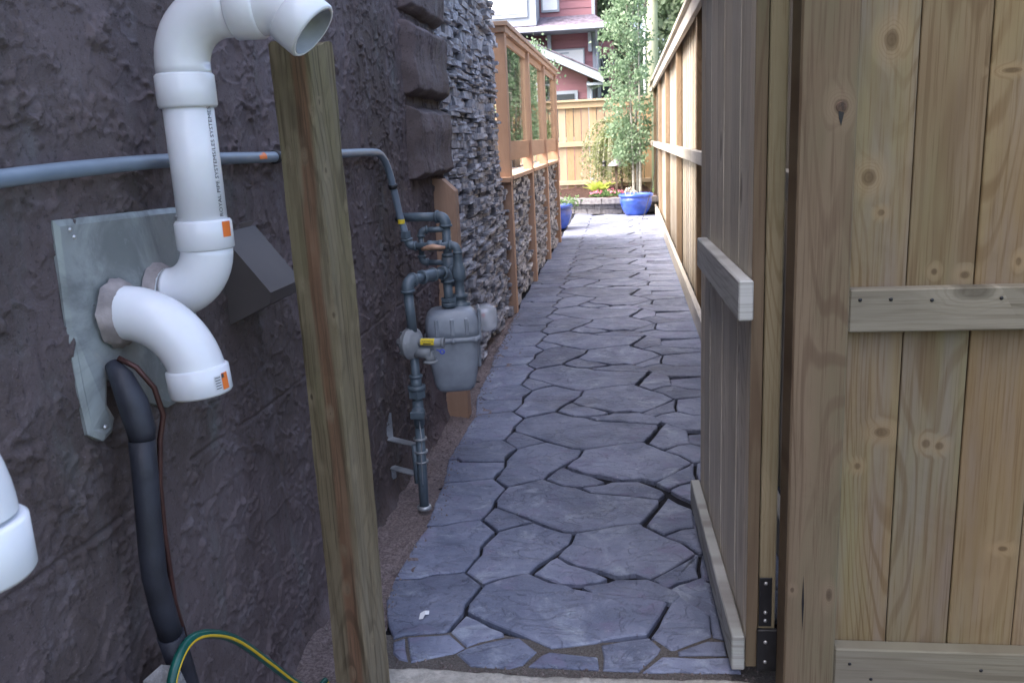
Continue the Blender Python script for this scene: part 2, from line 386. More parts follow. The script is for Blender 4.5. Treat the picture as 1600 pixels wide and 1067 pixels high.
M['post_l'] = wood('left_post_wood', (0.150, 0.118, 0.068), (0.21, 0.168, 0.105), (0.05, 0.036, 0.022), 'Z', green=(0.115, 0.118, 0.05), gamt=0.7, band=(0, -0.616, 0.021, (0.165, 0.078, 0.042), 0.85), knots=0.35, grain=0.45, grey=(0.22, 0.20, 0.16), greyamt=0.4)
M['post_r'] = wood('gate_post_wood', (0.150, 0.108, 0.068), (0.190, 0.140, 0.092), (0.095, 0.06, 0.038), 'Z', green=(0.125, 0.125, 0.07), gamt=0.75, knots=0.12, grain=0.45, face=1, klist=[(.392, 1.283, .012, .014), (.330, .30, .004, .006), (.405, .29, .006, .014)])
M['panel'] = wood('panel_board_wood', (0.180, 0.130, 0.075), (0.24, 0.18, 0.110), (0.12, 0.078, 0.04), 'Z', green=(0.19, 0.19, 0.10), gamt=0.55, knots=0.30, grain=0.45, hue=0.22, grey=(0.20, 0.175, 0.165), greyamt=0.6, face=1, klist=[(.487, 1.399, .012, .018), (.458, 1.150, .013, .015), (.484, 1.082, .006, .006), (.588, .964, .006, .007), (.645, .956, .008, .007), (.506, .635, .014, .010), (.462, .561, .006, .007), (.594, .610, .008, .009), (.620, .605, .008, .008), (.758, .380, .010, .006), (.700, 1.333, .016, .005), (.74, .98, .005, .008)])
M['railx'] = wood('weathered_rail_x', (0.145, 0.13, 0.10), (0.195, 0.178, 0.138), (0.10, 0.085, 0.06), 'X', green=(0.15, 0.15, 0.09), gamt=0.5, knots=0.25, grain=0.45, face=1)
M['gate'] = wood('gate_board_wood', (0.57, 0.50, 0.40), (0.66, 0.60, 0.50), (0.31, 0.25, 0.18), 'Z', green=(0.46, 0.44, 0.35), gamt=0.35, knots=0.10, grain=0.45, hue=0.3, face=0)
M['gaterail'] = wood('gate_rail_wood', (0.42, 0.42, 0.40), (0.52, 0.52, 0.50), (0.20, 0.18, 0.16), 'Y', green=(0.30, 0.32, 0.27), gamt=0.5, knots=0.25, grain=0.4, face=0)
M['gateframe'] = wood('gate_frame_wood', (0.22, 0.18, 0.115), (0.28, 0.23, 0.15), (0.14, 0.10, 0.05), 'Z', green=(0.19, 0.18, 0.11), gamt=0.5, knots=0.3, grain=0.4, face=1)
M['fence'] = wood('side_fence_board_wood', (0.31, 0.27, 0.215), (0.38, 0.335, 0.275), (0.21, 0.17, 0.13), 'Z', knots=0.2, grain=0.3, hue=0.2)
M['fencepost'] = wood('side_fence_post_wood', (0.20, 0.145, 0.095), (0.26, 0.19, 0.13), (0.11, 0.075, 0.045), 'Z', knots=0.3, grain=0.3)
M['fencerail'] = wood('side_fence_rail_wood', (0.40, 0.37, 0.32), (0.49, 0.455, 0.40), (0.32, 0.28, 0.22), 'Y', knots=0.2, grain=0.25)
M['backfence'] = wood('back_fence_board_wood', (0.33, 0.235, 0.145), (0.40, 0.295, 0.19), (0.24, 0.16, 0.095), 'Z', knots=0.25, grain=0.25, hue=0.3)
M['backrail'] = wood('back_fence_rail_wood', (0.37, 0.29, 0.20), (0.44, 0.35, 0.25), (0.45, 0.30, 0.15), 'X', knots=0.2, grain=0.2)
M['cedar'] = wood('stained_cedar', (0.36, 0.22, 0.145), (0.42, 0.265, 0.18), (0.30, 0.17, 0.10), 'Z', knots=0.1, grain=0.14, hue=0.1)
M['cedary'] = wood('stained_cedar_rail', (0.37, 0.235, 0.155), (0.43, 0.275, 0.185), (0.31, 0.17, 0.10), 'Y', knots=0.1, grain=0.14, hue=0.1)
M['pot'] = plain('blue_glaze', (0.035, 0.085, 0.42), 0.14, var=0.45, sc=5, spec=0.6)
M['lampm'] = plain('lamp_grey', (0.17, 0.155, 0.17), 0.5, metal=0.3, var=0.1)
M['bark'] = plain('pale_bark', (0.28, 0.28, 0.25), 0.8, var=0.3, sc=25, bump=0.5)
M['barkd'] = plain('dark_bark', (0.10, 0.075, 0.055), 0.85, var=0.3, sc=25, bump=0.5)
M['aspen'] = leaf_mat('aspen_leaf', (0.13, 0.22, 0.12), (0.29, 0.39, 0.27), 0.5)
M['weep'] = leaf_mat('weeping_leaf', (0.15, 0.19, 0.08), (0.30, 0.33, 0.17), 0.4)
M['far1'] = leaf_mat('far_leaf', (0.20, 0.29, 0.18), (0.40, 0.50, 0.36), 0.6)  # greens lightened so distant haze sits in the leaf colour
M['hosta'] = leaf_mat('lime_leaf', (0.32, 0.40, 0.06), (0.48, 0.55, 0.15), 0.35)
M['flower'] = leaf_mat('pink_petal', (0.50, 0.13, 0.21), (0.68, 0.30, 0.38), 0.2)
M['gleaf'] = leaf_mat('green_leaf', (0.07, 0.14, 0.05), (0.16, 0.26, 0.10), 0.3)
M['dead'] = plain('dry_stems', (0.42, 0.40, 0.34), 0.8, var=0.2)
M['redside'] = siding_mat('red_siding', (0.33, 0.160, 0.185)); M['greytrim'] = plain('grey_trim', (0.34, 0.38, 0.44), 0.6, var=0.05, sc=3)  # siding red is paled to carry the distant haze in its colour
M['whitepane'] = plain('bright_blind', (0.80, 0.82, 0.84), 0.15, var=0.02); M['darkpane'] = plain('dark_pane', (0.05, 0.06, 0.07), 0.08, var=0.1)
M['shingle'] = plain('asphalt_shingle', (0.145, 0.125, 0.165), 0.9, var=0.45, sc=9, bump=0.6)
M['taupe'] = siding_mat('taupe_siding', (0.30, 0.25, 0.24))
M['pole'] = wood('utility_pole_wood', (0.42, 0.44, 0.32), (0.50, 0.52, 0.40), (0.28, 0.30, 0.20), 'Z', knots=0.2, grain=0.2)
M['wsteel'] = plain('pale_conduit', (0.55, 0.60, 0.66), 0.4, metal=0.3, var=0.1)

# ================================================================== GROUND AND PATH
g = MB(); g.add([(-80, -40, -0.06), (80, -40, -0.06), (80, 160, -0.06), (-80, 160, -0.06)], [(0, 1, 2, 3)])
structure(g.build('ground', M['turf']))
def rough_sheet(name, x0, x1, y0, y1, z, amp, nx, ny, mat, seed):
    h = vnoise(ny, nx, ny // 3 + 1, nx // 3 + 1, seed) * 0.6 + vnoise(ny, nx, ny // 9 + 1, nx // 9 + 1, seed + 1)
    xs = np.linspace(x0, x1, nx); ys = np.linspace(y0, y1, ny)
    vs = [(xs[i], ys[j], z + amp * (h[j, i] - 0.8)) for j in range(ny) for i in range(nx)]
    fs = [(j * nx + i, j * nx + i + 1, (j + 1) * nx + i + 1, (j + 1) * nx + i) for j in range(ny - 1) for i in range(nx - 1)]
    b = MB(); b.add(vs, fs, True); return b.build(name, mat, None, False)
structure(rough_sheet('soil_strip', -0.95, -0.66, 1.0, 6.2, -0.009, 0.018, 40, 500, M['soil'], 5))
structure(rough_sheet('soil', -1.4, 1.6, -1.2, 1.80, -0.03, 0.02, 90, 90, M['soil'], 8))
structure(rough_sheet('soil', 0.30, 1.6, 1.70, 4.0, -0.025, 0.02, 60, 60, M['soil'], 12))
pb = MB(); pb.add([(-0.74, 1.8, -0.018), (0.56, 1.8, -0.018), (0.56, 16.4, -0.018), (-0.92, 16.4, -0.018), (-0.92, 5, -0.018), (-0.80, 4, -0.018)], [(0, 1, 2, 3, 4, 5)])
pb.add([(-3.4, 10.9, -0.018), (-0.92, 10.9, -0.018), (-0.92, 16.4, -0.018), (-3.4, 16.4, -0.018)], [(0, 1, 2, 3)])
path = structure(pb.build('path', M['joint']))
sj = MB(); sj.add([(-0.70, 1.80, -0.0065), (0.36, 1.80, -0.0065), (0.36, 1.94, -0.0065), (0.18, 2.02, -0.0065), (0.1, 1.985, -0.0065), (-0.2, 1.945, -0.0065), (-0.42, 2.0, -0.0065), (-0.6, 1.96, -0.0065), (-0.70, 1.97, -0.0065)], [tuple(range(9))])
sj.build('sand_fill', M['sand'], path)

MOTIF={'A1': [(-0.001, 1.0), (-0.008, 1.075), (0.022, 1.213), (0.096, 1.264), (0.163, 1.318), (0.201, 1.277), (0.25, 1.233), (0.303, 1.219), (0.36, 1.162), (0.483, 1.136), (0.635, 1.098), (0.635, 1.057), (0.559, 0.83), (0.462, 0.801), (0.4, 0.764), (0.307, 0.723), (0.257, 0.731), (0.165, 0.82), (0.078, 0.917)], 'F1': [(-0.001, 1.0), (0.078, 0.917), (0.148, 0.831), (0.13, 0.82), (0.075, 0.773), (0.028, 0.721), (-0.035, 0.853), (-0.011, 0.984)], 'B1': [(0.028, 0.721), (0.075, 0.771), (0.148, 0.828), (0.257, 0.726), (0.301, 0.712), (0.286, 0.606), (0.242, 0.521), (0.185, 0.399), (0.164, 0.322), (0.113, 0.3), (0.069, 0.265), (0.028, 0.217), (-0.034, 0.32), (-0.003, 0.489), (-0.007, 0.559), (0.025, 0.699)], 'C1': [(0.301, 0.712), (0.4, 0.764), (0.462, 0.801), (0.559, 0.83), (0.572, 0.793), (0.631, 0.699), (0.691, 0.629), (0.733, 0.529), (0.629, 0.355), (0.568, 0.285), (0.517, 0.33), (0.447, 0.31), (0.38, 0.364), (0.308, 0.397), (0.241, 0.48), (0.26, 0.547), (0.286, 0.606)], 'D1': [(0.17, 1.323), (0.215, 1.444), (0.244, 1.483), (0.287, 1.415), (0.366, 1.358), (0.424, 1.294), (0.394, 1.261), (0.325, 1.236), (0.25, 1.239), (0.215, 1.274)], 'E1': [(0.321, 1.219), (0.415, 1.257), (0.443, 1.287), (0.56, 1.296), (0.589, 1.27), (0.654, 1.194), (0.664, 1.158), (0.635, 1.1), (0.483, 1.138), (0.36, 1.163)], 'S1': [(-0.035, 0.853), (-0.011, 0.984), (-0.008, 1.075), (0.022, 1.213), (-0.037, 1.33), (-0.154, 1.285), (-99.0, 1.264), (-99.0, 0.773), (-0.165, 0.774), (-0.1, 0.828)], 'S2': [(-0.037, 1.33), (-0.003, 1.458), (-0.006, 1.537), (-0.192, 1.536), (-0.216, 1.577), (-99.0, 1.55), (-99.0, 1.264), (-0.154, 1.285)], 'S3': [(-0.006, 1.54), (-0.009, 1.606), (0.032, 1.729), (-0.036, 1.857), (-0.086, 1.843), (-0.185, 1.805), (-99.0, 1.78), (-99.0, 1.55), (-0.216, 1.577), (-0.192, 1.537)], 'G3': [(0.667, 1.122), (0.755, 0.997), (0.752, 0.901), (0.749, 0.802), (0.69, 0.774), (0.631, 0.704), (0.573, 0.809), (0.627, 1.002)], 'H3': [(0.631, 0.699), (0.69, 0.77), (0.75, 0.798), (0.819, 0.727), (99.0, 0.676), (99.0, 0.614), (0.735, 0.531), (0.691, 0.629)], 'K3': [(0.744, 0.527), (99.0, 0.614), (99.0, 0.232), (0.799, 0.243), (0.731, 0.309), (0.728, 0.315), (0.729, 0.407)], 'J3': [(0.614, 0.203), (0.654, 0.258), (0.726, 0.307), (0.799, 0.24), (99.0, 0.224), (99.0, 0.003), (0.72, 0.012), (0.634, 0.156)], 'I3': [(0.568, 0.285), (0.735, 0.527), (0.742, 0.513), (0.727, 0.39), (0.727, 0.315), (0.654, 0.263), (0.614, 0.208)], 'Kb3': [(0.751, 0.798), (0.758, 0.932), (99.0, 1.003), (99.0, 0.679), (0.82, 0.73)]}
NEAR={'A0': [(-0.462, 2.082), (-0.464, 2.123), (-0.437, 2.227), (-0.39, 2.268), (-0.32, 2.305), (-0.302, 2.3), (-0.243, 2.253), (-0.192, 2.241), (-0.168, 2.222), (-0.118, 2.205), (-0.001, 2.187), (0.084, 2.168), (0.094, 2.153), (0.072, 2.088), (0.034, 1.992), (-0.063, 1.965), (-0.096, 1.947), (-0.213, 1.917), (-0.264, 1.951), (-0.342, 1.999), (-0.418, 2.048)], 'F0': [(-0.458, 2.07), (-0.417, 2.044), (-0.341, 1.991), (-0.335, 1.97), (-0.399, 1.94), (-0.429, 1.914), (-0.486, 1.983)], 'M1': [(-0.597, 1.954), (-0.501, 1.971), (-0.484, 1.977), (-0.429, 1.914), (-0.452, 1.887), (-0.558, 1.839)], 'M2': [(-0.452, 1.887), (-0.429, 1.914), (-0.334, 1.963), (-0.297, 1.968), (-0.243, 1.907), (-0.273, 1.847), (-0.307, 1.83), (-0.405, 1.834)], 'M3': [(-0.266, 1.839), (-0.236, 1.89), (-0.216, 1.908), (-0.163, 1.901), (-0.091, 1.893), (-0.084, 1.836), (-0.206, 1.839)], 'M4': [(-0.089, 1.945), (0.037, 1.987), (0.066, 1.938), (0.056, 1.911), (0.008, 1.837), (-0.082, 1.836)], 'M5': [(0.116, 2.212), (0.193, 2.143), (0.199, 2.083), (0.195, 1.998), (0.098, 1.932), (0.086, 1.931), (0.038, 1.988), (0.073, 2.088), (0.094, 2.15)], 'M6': [(0.101, 1.928), (0.178, 1.978), (0.226, 1.978), (0.224, 1.914), (0.103, 1.908)], 'M7': [(0.104, 1.905), (0.255, 1.91), (0.25, 1.844), (0.011, 1.834), (0.062, 1.904)], 'M8': [(-0.629, 1.93), (-0.597, 1.953), (-0.561, 1.844), (-0.592, 1.853), (-0.615, 1.879)], 'L1': [(-0.501, 2.303), (-0.474, 2.419), (-0.48, 2.467), (-0.449, 2.578), (-0.515, 2.669), (-0.579, 2.652), (-0.643, 2.615), (-0.691, 2.614), (-0.709, 2.436), (-0.714, 2.248), (-0.634, 2.255), (-0.6, 2.28), (-0.553, 2.289)], 'L2': [(-0.501, 2.303), (-0.437, 2.229), (-0.464, 2.123), (-0.462, 2.079), (-0.489, 1.977), (-0.505, 1.971), (-0.598, 1.956), (-0.63, 1.933), (-0.666, 2.004), (-0.703, 2.118), (-0.714, 2.248), (-0.634, 2.255), (-0.6, 2.28), (-0.553, 2.289)], 'N1': [(0.196, 2.135), (0.217, 2.107), (0.274, 1.972), (0.235, 1.979), (0.193, 1.994), (0.194, 2.078)], 'I0': [(0.105, 2.242), (0.193, 2.31), (0.209, 2.308), (0.226, 2.114), (0.191, 2.145), (0.116, 2.212)]}

TX = [-.46, -.483, -.512, -.549, -.564]
KS = [1.483, 2.083, 2.77, 3.574, 4.441, 5.309] + [5.309 + .868 * i for i in range(1, 14)]
WK = [-1, 0, 1, 2, 3, 4] + [4 + i for i in range(1, 14)]
def left_edge(y): return float(np.interp(y, [2.0, 2.3, 2.7, 3.2, 3.9, 4.3, 5, 7, 17], [-.70, -.715, -.70, -.735, -.745, -.79, -.815, -.865, -.90])) + 0.012 * math.sin(y * 7.3)
def right_edge(y): return 0.445
def outline(pts, closed_jit):
    """subdivide and roughen a stone outline, then pull it in by the joint"""
    P = [Vector(p) for p in pts]; out = []
    for i, a in enumerate(P):
        b = P[(i + 1) % len(P)]; L = (b - a).length; k = max(1, int(L / 0.045))
        for j in range(k):
            q = a.lerp(b, j / k)
            if j: q = q + Vector((rng.normal(0, .0022), rng.normal(0, .0022)))
            out.append(q)
    return out
def inset(P, d):
    n = len(P); area = sum(P[i].x * P[(i + 1) % n].y - P[(i + 1) % n].x * P[i].y for i in range(n))
    s = 1 if area > 0 else -1; out = []
    for i in range(n):
        a, b, c = P[i - 1], P[i], P[(i + 1) % n]
        e1 = (b - a); e2 = (c - b)
        n1 = Vector((-e1.y, e1.x)).normalized() * s if e1.length > 1e-6 else Vector((0, 0))
        n2 = Vector((-e2.y, e2.x)).normalized() * s if e2.length > 1e-6 else Vector((0, 0))
        m = n1 + n2; m = m.normalized() if m.length > 1e-3 else n1
        out.append(b + m * d / max(0.55, m.dot(n1)))
    return out
n_stone = [0]
def paving_stone(pts, gap=0.0065, z=0.0):
    P = outline(pts, 1); A = inset(P, gap); B = inset(A, 0.0035); C = inset(A, 0.010)
    n = len(P); tilt = Vector((rng.normal(0, .003), rng.normal(0, .003))); c = sum(P, Vector((0, 0))) / n
    zz = z + rng.uniform(-0.0015, 0.0015)
    def Z(p, dz): return (p.x, p.y, zz + dz + (p - c).dot(tilt))
    m = MB(); vs = [Z(p, -0.024) for p in A] + [Z(p, -0.0045) for p in A] + [Z(p, -0.001) for p in B] + [Z(p, 0.0) for p in C]
    fs = [tuple(range(3 * n, 4 * n))]
    for k in range(3):
        fs += [(k * n + i, k * n + (i + 1) % n, (k + 1) * n + (i + 1) % n, (k + 1) * n + i) for i in range(n)]
    m.add(vs, fs); m.build('paving_stone', M['slate'], path); n_stone[0] += 1
for k, p in NEAR.items():
    paving_stone(p, 0.0030 if k[0] in 'MN' or k == 'F0' else 0.0065)
def motif(keys, j, dx=0.0, xl=None, xr=None):
    for k in keys:
        P = []
        for x, wv in MOTIF[k]:
            wv += j; y = float(np.interp(wv, WK, KS)); xo = float(np.interp(wv, [0, 1, 2, 3, 4, 18], TX + [-.59]))
            if x == 99: X = right_edge(y) + dx if xr is None else xr
            elif x == -99: X = left_edge(y) + dx if xl is None else xl
            else: X = (x if j > 0 else x / (1 + .105 * min(1, max(0, x / .57)))) + xo + dx + 0.004 * math.sin(y * 5 + x * 9)
            if k == 'Kb3' and x < .77: X -= .014
            P.append((X, y))
        paving_stone(P, 0.0052 if j < 5 else 0.0065)
for j in range(-1, 14):
    if j == -1: keys = ['C1', 'B1']; keys = []
    else: keys = ['A1', 'F1', 'B1', 'C1', 'D1', 'E1', 'G3', 'S1', 'S2', 'S3', 'I3']
    if j == 0: motif(['B1'], 0); motif([k for k in keys if k != 'B1'], 0)
    elif j > 0: motif(keys, j)
for j in range(0, 14): motif(['H3', 'K3', 'J3', 'Kb3'], j)
motif(['D1', 'E1'], -1)
for j in range(9, 14): motif(['A1', 'B1', 'C1', 'D1', 'E1', 'S1', 'S3'], j, -1.24, xl=-2.15)
print('paving stones', n_stone[0])

# loose grit and pebbles along the foot of the wall
pm = MB()
for _ in range(2600):
    yy_ = 1.9 + 4.3 * rng.random() ** 1.3; xl_ = -0.865; xr_ = left_edge(yy_) + .02 + abs(rng.normal(0, .02)); xx_ = rng.uniform(xl_, xr_); r_ = .0018 + .0045 * rng.random() ** 3
    a = rng.uniform(0, 6.28); c0, s0 = math.cos(a) * r_, math.sin(a) * r_; zc = 0.000 if xx_ > left_edge(yy_) else -.010
    pm.add([(xx_ + c0, yy_ + s0, zc), (xx_ - s0, yy_ + c0, zc), (xx_ - c0, yy_ - s0, zc), (xx_ + s0, yy_ - c0, zc), (xx_ + c0 * .2, yy_, zc + r_ * 1.1)], [(0, 1, 4), (1, 2, 4), (2, 3, 4), (3, 0, 4)])
for _ in range(500):
    xx_, yy_ = rng.uniform(-.66, .30), 1.80 + abs(rng.normal(0, .05)); r_ = .0015 + .003 * rng.random() ** 2
    pm.add([(xx_ + r_, yy_, -.006), (xx_, yy_ + r_, -.006), (xx_ - r_, yy_, -.006), (xx_, yy_ - r_, -.006), (xx_, yy_, -.006 + r_ * 1.6)], [(0, 1, 4), (1, 2, 4), (2, 3, 4), (3, 0, 4)])
tag(pm.build('gravel', M['rockg'], None, False), 'loose grit and small pebbles between the stucco wall and the paving', 'gravel', kind='stuff')

# threshold at the gate opening
sb = rough_sheet('worn_sill', -0.68, 0.33, 1.62, 1.808, 0.006, 0.006, 160, 30, M['sill'], 20)
for v in sb.data.vertices:
    if v.co.y > 1.80: v.co.z = -0.03
    v.co.y += 0.006 * math.sin(v.co.x * 9) + 0.02 * (v.co.x - 0.3) * -1 * 0.15
tag(sb, 'pale worn threshold strip across the gate opening in front of the paving', 'threshold')

# ================================================================== STUCCO HOUSE WALL
XW = -0.87
hw = thing('stucco_wall', 'rough purple-grey stucco house wall behind the white pipes', 'wall', (XW, 0, 0))
def stucco_height(ny, nz, Ly, Lz, seed, amp=1.0):
    """trowelled coat: plates with sharp lips over a lumpy base (metres)"""
    h = np.zeros((nz, ny))
    def N(cell_y, cell_z, s): return vnoise(nz, ny, max(2, int(Lz / cell_z)), max(2, int(Ly / cell_y)), s)
    h += 0.006 * (N(.30, .30, seed) - .5)
    warp = N(.10, .10, seed + 9) * .5 + N(.04, .04, seed + 10) * .28 + N(.015, .015, seed + 11) * .18
    for k, (cy, cz, th) in enumerate([(.16, .11, .50), (.11, .17, .56), (.08, .06, .60), (.05, .09, .62)]):
        n_ = N(cy, cz, seed + 1 + k) * .62 + np.roll(warp, k * 37, axis=1) * .42
        e = (n_ - th) / 0.020
        plate = np.clip(e, 0, 1); plate = plate * plate * (3 - 2 * plate)
        lip = np.exp(-((e - 1.0) / 0.9) ** 2)
        h += amp * (0.0022 * plate + 0.0110 * lip * np.clip(N(.05, .05, seed + 20 + k) - .35, 0, 1))
    for c_, a_ in ((.035, .0011), (.018, .0010), (.010, .0012)): h += amp * a_ * (N(c_, c_, seed + 40 + int(c_ * 1000)) - .5)
    crumbs = N(.009, .009, seed + 60) * N(.05, .05, seed + 61)
    h += amp * 0.0045 * np.clip((crumbs - .44) / .2, 0, 1)
    return h
def stucco_patch(y0, y1, z0, z1, step, seed):
    ny = int((y1 - y0) / step) + 1; nz = int((z1 - z0) / step) + 1
    h = stucco_height(ny, nz, y1 - y0, z1 - z0, seed)
    Yg, Zg = np.meshgrid(np.linspace(y0, y1, ny), np.linspace(z0, z1, nz))
    groove = np.exp(-((Zg - (0.662 + 0.004 * np.sin(Yg * 9))) / 0.0035) ** 2) * (vnoise(nz, ny, 3, int((y1 - y0) / .12) + 2, 5) > .33)
    h -= 0.006 * groove
    h -= 0.012 * np.exp(-((Yg - 3.36) / 0.012) ** 2) * (Zg > 1.12) + 0.004 * np.exp(-((Yg - 3.385) / 0.006) ** 2) * (Zg <= 1.12)
    # foot of the wall flares out a little into the soil
    h += 0.05 * np.clip((0.06 - Zg) / 0.12, 0, 1) ** 2
    co = np.stack([XW + h, Yg, Zg], -1).reshape(-1, 3)
    idx = np.arange(ny * nz).reshape(nz, ny)
    q = np.stack([idx[:-1, :-1], idx[:-1, 1:], idx[1:, 1:], idx[1:, :-1]], -1).reshape(-1, 4)
    me = bpy.data.meshes.new('stucco_surface'); me.vertices.add(len(co)); me.vertices.foreach_set('co', co.astype(np.float32).ravel())
    me.loops.add(q.size); me.loops.foreach_set('vertex_index', q.ravel().astype(np.int32))
    me.polygons.add(len(q)); me.polygons.foreach_set('loop_start', np.arange(0, q.size, 4, dtype=np.int32)); me.polygons.foreach_set('loop_total', np.full(len(q), 4, dtype=np.int32))
    me.polygons.foreach_set('use_smooth', np.ones(len(q), dtype=bool)); me.update(calc_edges=True); me.materials.append(M['stucco'])
    return me
link('stucco_surface', stucco_patch(0.2, 4.06, -0.06, 2.35, 0.0038, 100), hw)
u = MB(); u.box(-1.1, XW - 0.004, -3.0, 4.06, -0.06, 5.6, bev=0); u.box(-1.1, XW, 0.2, 4.06, 2.35, 5.6, bev=0); u.box(-1.1, XW, -3.0, 0.2, -0.06, 5.6, bev=0)  # upper wall is out of view, its height set to block light
u.build('upper_wall', M['stucco'], hw)
def quoin(z0, z1, seed):
    y0, y1 = 3.40, 4.05; d = 0.058; b = 0.026; n = 130
    xs = []; ys = np.linspace(y0, y1, n); nq = 60; zs = np.linspace(z0, z1, nq)
    hh = stucco_height(n, nq, y1 - y0, z1 - z0, seed, .55)
    vs = []; 
    for j, z in enumerate(zs):
        for i, y in enumerate(ys):
            e = min(y - y0, z - z0, z1 - z, (y1 - y)); 
            x = XW + d * (min(1, e / b) ** 0.55) if e > 0 else XW - 0.005
            yy = y + (0.0 if 0 < i < n - 1 else 0)
            vs.append((x + hh[j, i] + (0.006 * math.sin(seed + z * 31) if e > 0 else 0), yy + 0.003 * math.sin(z * 40 + seed), z + 0.003 * math.sin(y * 23 + seed)))
    fs = [(j * n + i, j * n + i + 1, (j + 1) * n + i + 1, (j + 1) * n + i) for j in range(nq - 1) for i in range(n - 1)]
    m = MB(); m.add(vs, fs, True); m.build('stucco_block', M['stucco'], hw)
for i, (a, b) in enumerate([(1.115, 1.405), (1.445, 1.725), (1.765, 2.05), (2.09, 2.37)]): quoin(a, b, 300 + 7 * i)

# ================================================================== LEDGESTONE WALL
lw = thing('stone_wall', 'grey stacked ledgestone wall beyond the stucco, behind the orange timber screen', 'wall', (-0.9, 5, 0))
bk = MB(); bk.box(-1.3, -0.925, 4.06, 6.02, -0.06, 5.6, bev=0); bk.box(-1.2, -0.925, 6.02, 11.0, -0.06, 0.985, bev=0)  # bare backing above the stones is unseen, carried high to block light
bk.build('wall_backing', M['mortar'], lw)
def ledge(m, y0, y1, z0, z1, pr, face='x'):
    """one split stone: chipped front of 3 x 3 points"""
    J = lambda s: rng.uniform(-s, s)
    vs = []; L = y1 - y0; H = z1 - z0
    for b in range(3):
        for a in range(3):
            edge = (a != 1) or (b != 1)
            x = pr + J(0.006) + (0.0 if edge else rng.uniform(0.001, 0.010))
            vs.append((-0.92 + x, y0 + L * a / 2 + (J(L * .06) if a == 1 else J(0.004)) , z0 + H * b / 2 + (J(0.003) if b == 1 else J(0.0022))))
    base = [(-0.93, y0, z0), (-0.93, y1, z0), (-0.93, y1, z1), (-0.93, y0, z1)]
    vs += base
    fs = []
    for b in range(2):
        for a in range(2):
            i = b * 3 + a
            if rng.random() < .5: fs += [(i, i + 1, i + 4), (i, i + 4, i + 3)]
            else: fs += [(i, i + 1, i + 3), (i + 1, i + 4, i + 3)]
    fs += [(9, 10, 2, 1, 0), (10, 11, 8, 5, 2), (11, 12, 6, 7, 8), (12, 9, 0, 3, 6)]
    m.add(vs, fs, False)
stones = []
def course_field(ya, yb, za, zb):
    z = za
    while z < zb:
        h = float(rng.choice([.018, .024, .030, .038, .050, .062], p=[.20, .28, .26, .16, .07, .03])); y = ya - rng.uniform(0, .1)
        while y < yb:
            L = rng.uniform(.06, .26); y1 = min(y + L, yb + .015)
            if y1 - max(y, ya) > 0.03:
                zz = z + rng.uniform(-.003, .003)
                if h > .045 and rng.random() < .35:
                    mid = zz + h * rng.uniform(.4, .6)
                    stones.append((max(y, ya), y1 - .003, zz, mid - .002, rng.uniform(.012, .06))); stones.append((max(y, ya), y1 - .003, mid, zz + h - .002, rng.uniform(.012, .06)))
                else:
                    stones.append((max(y, ya), y1 - .004, zz, zz + h - rng.uniform(.001, .004), rng.uniform(.010, .068)))
            y = y1
        z += h
course_field(4.07, 5.98, 0.0, 3.2)
course_field(6.0, 10.95, 0.0, 0.96)
def show(s):
    if s[2] > 2.25: return 0
    return (s[1] - s[0] + s[4]) * (s[3] - s[2]) / (0.5 * (s[0] + s[1])) ** 2.6
stones.sort(key=show, reverse=True)
for s_ in stones[:290]:
    m = MB(); ledge(m, *s_); m.build('stone', M['ledge'], lw)
m = MB()
for s_ in stones[290:]: ledge(m, *s_)
# returned end of the upper wall (faces the garden)
o = m.build('small_stones', M['ledge'], lw, False); o['kind'] = 'stuff'
print('ledge stones', len(stones))

# ================================================================== TIMBER POST BY THE GAS METER, SCREEN, DECK
tp = thing('trim_post', 'short orange-stained cedar board with a slanted top beside the gas meter', 'post', (-0.8, 3.85, 0))
m = MB(); m.prism([(-0.90, -0.03), (-0.765, -0.03), (-0.765, 1.045), (-0.822, 1.10), (-0.90, 1.105)], 'y', 3.80, 3.875); m.build('board', M['cedar'], tp)

sc_ = thing('glass_screen', 'orange-stained cedar privacy screen with tall glass panes above the ledgestone', 'screen', (-0.87, 8.4, 0))
py = [6.20, 7.66, 9.10, 10.58]
for i, y in enumerate(py):
    m = MB(); m.box(-0.915, -0.832, y, y + 0.09, 0.0, 1.985); m.build('post', M['cedar'], sc_)
m = MB(); m.box(-0.93, -0.822, 6.18, 10.70, 1.985, 2.025); m.build('top_rail', M['cedary'], sc_)
m = MB(); m.box(-0.95, -0.805, 6.16, 10.72, 2.0265, 2.055); m.build('cap', M['cedary'], sc_)
for i in range(3):
    a, b = py[i] + 0.092, py[i + 1] - 0.002
    m = MB(); m.box(-0.89, -0.855, a, b, 1.11, 1.25); m.build('rail', M['cedary'], sc_)
    m = MB(); m.box(-0.89, -0.855, a, b, 1.93, 1.983); m.build('rail', M['cedary'], sc_)
    m = MB(); m.box(-0.878, -0.868, a + .002, b - .002, 1.252, 1.928, bev=0); m.build('pane', M['glass'], sc_)
    m = MB(); m.box(-1.01, -0.825, a, b, 0.975, 1.005); m.build('ledge', M['cedary'], sc_)
m = MB(); m.box(-0.92, -0.82, 6.13, 6.198, 0.965, 1.0); m.build('ledge', M['cedary'], sc_)

dk = thing('deck', 'raised timber deck behind the glass screen', 'deck', (-2.2, 8.5, 0.9))
for i in range(14):
    m = MB(); m.box(-1.17 - .14 * i, -1.035 - .14 * i, 6.05, 10.95, 0.93, 0.965); m.build('board', M['cedary'], dk)
m = MB(); m.box(-3.0, -1.21, 6.05, 10.9, 0.0, 0.925, bev=0); m.build('base', M['mortar'], dk)
m = MB(); m.box(-1.45, -1.15, 8.9, 9.4, 0.966, 1.28, bev=.02); tag(m.build('planter_box', M['black']), 'dark box standing on the deck behind the screen', 'planter')

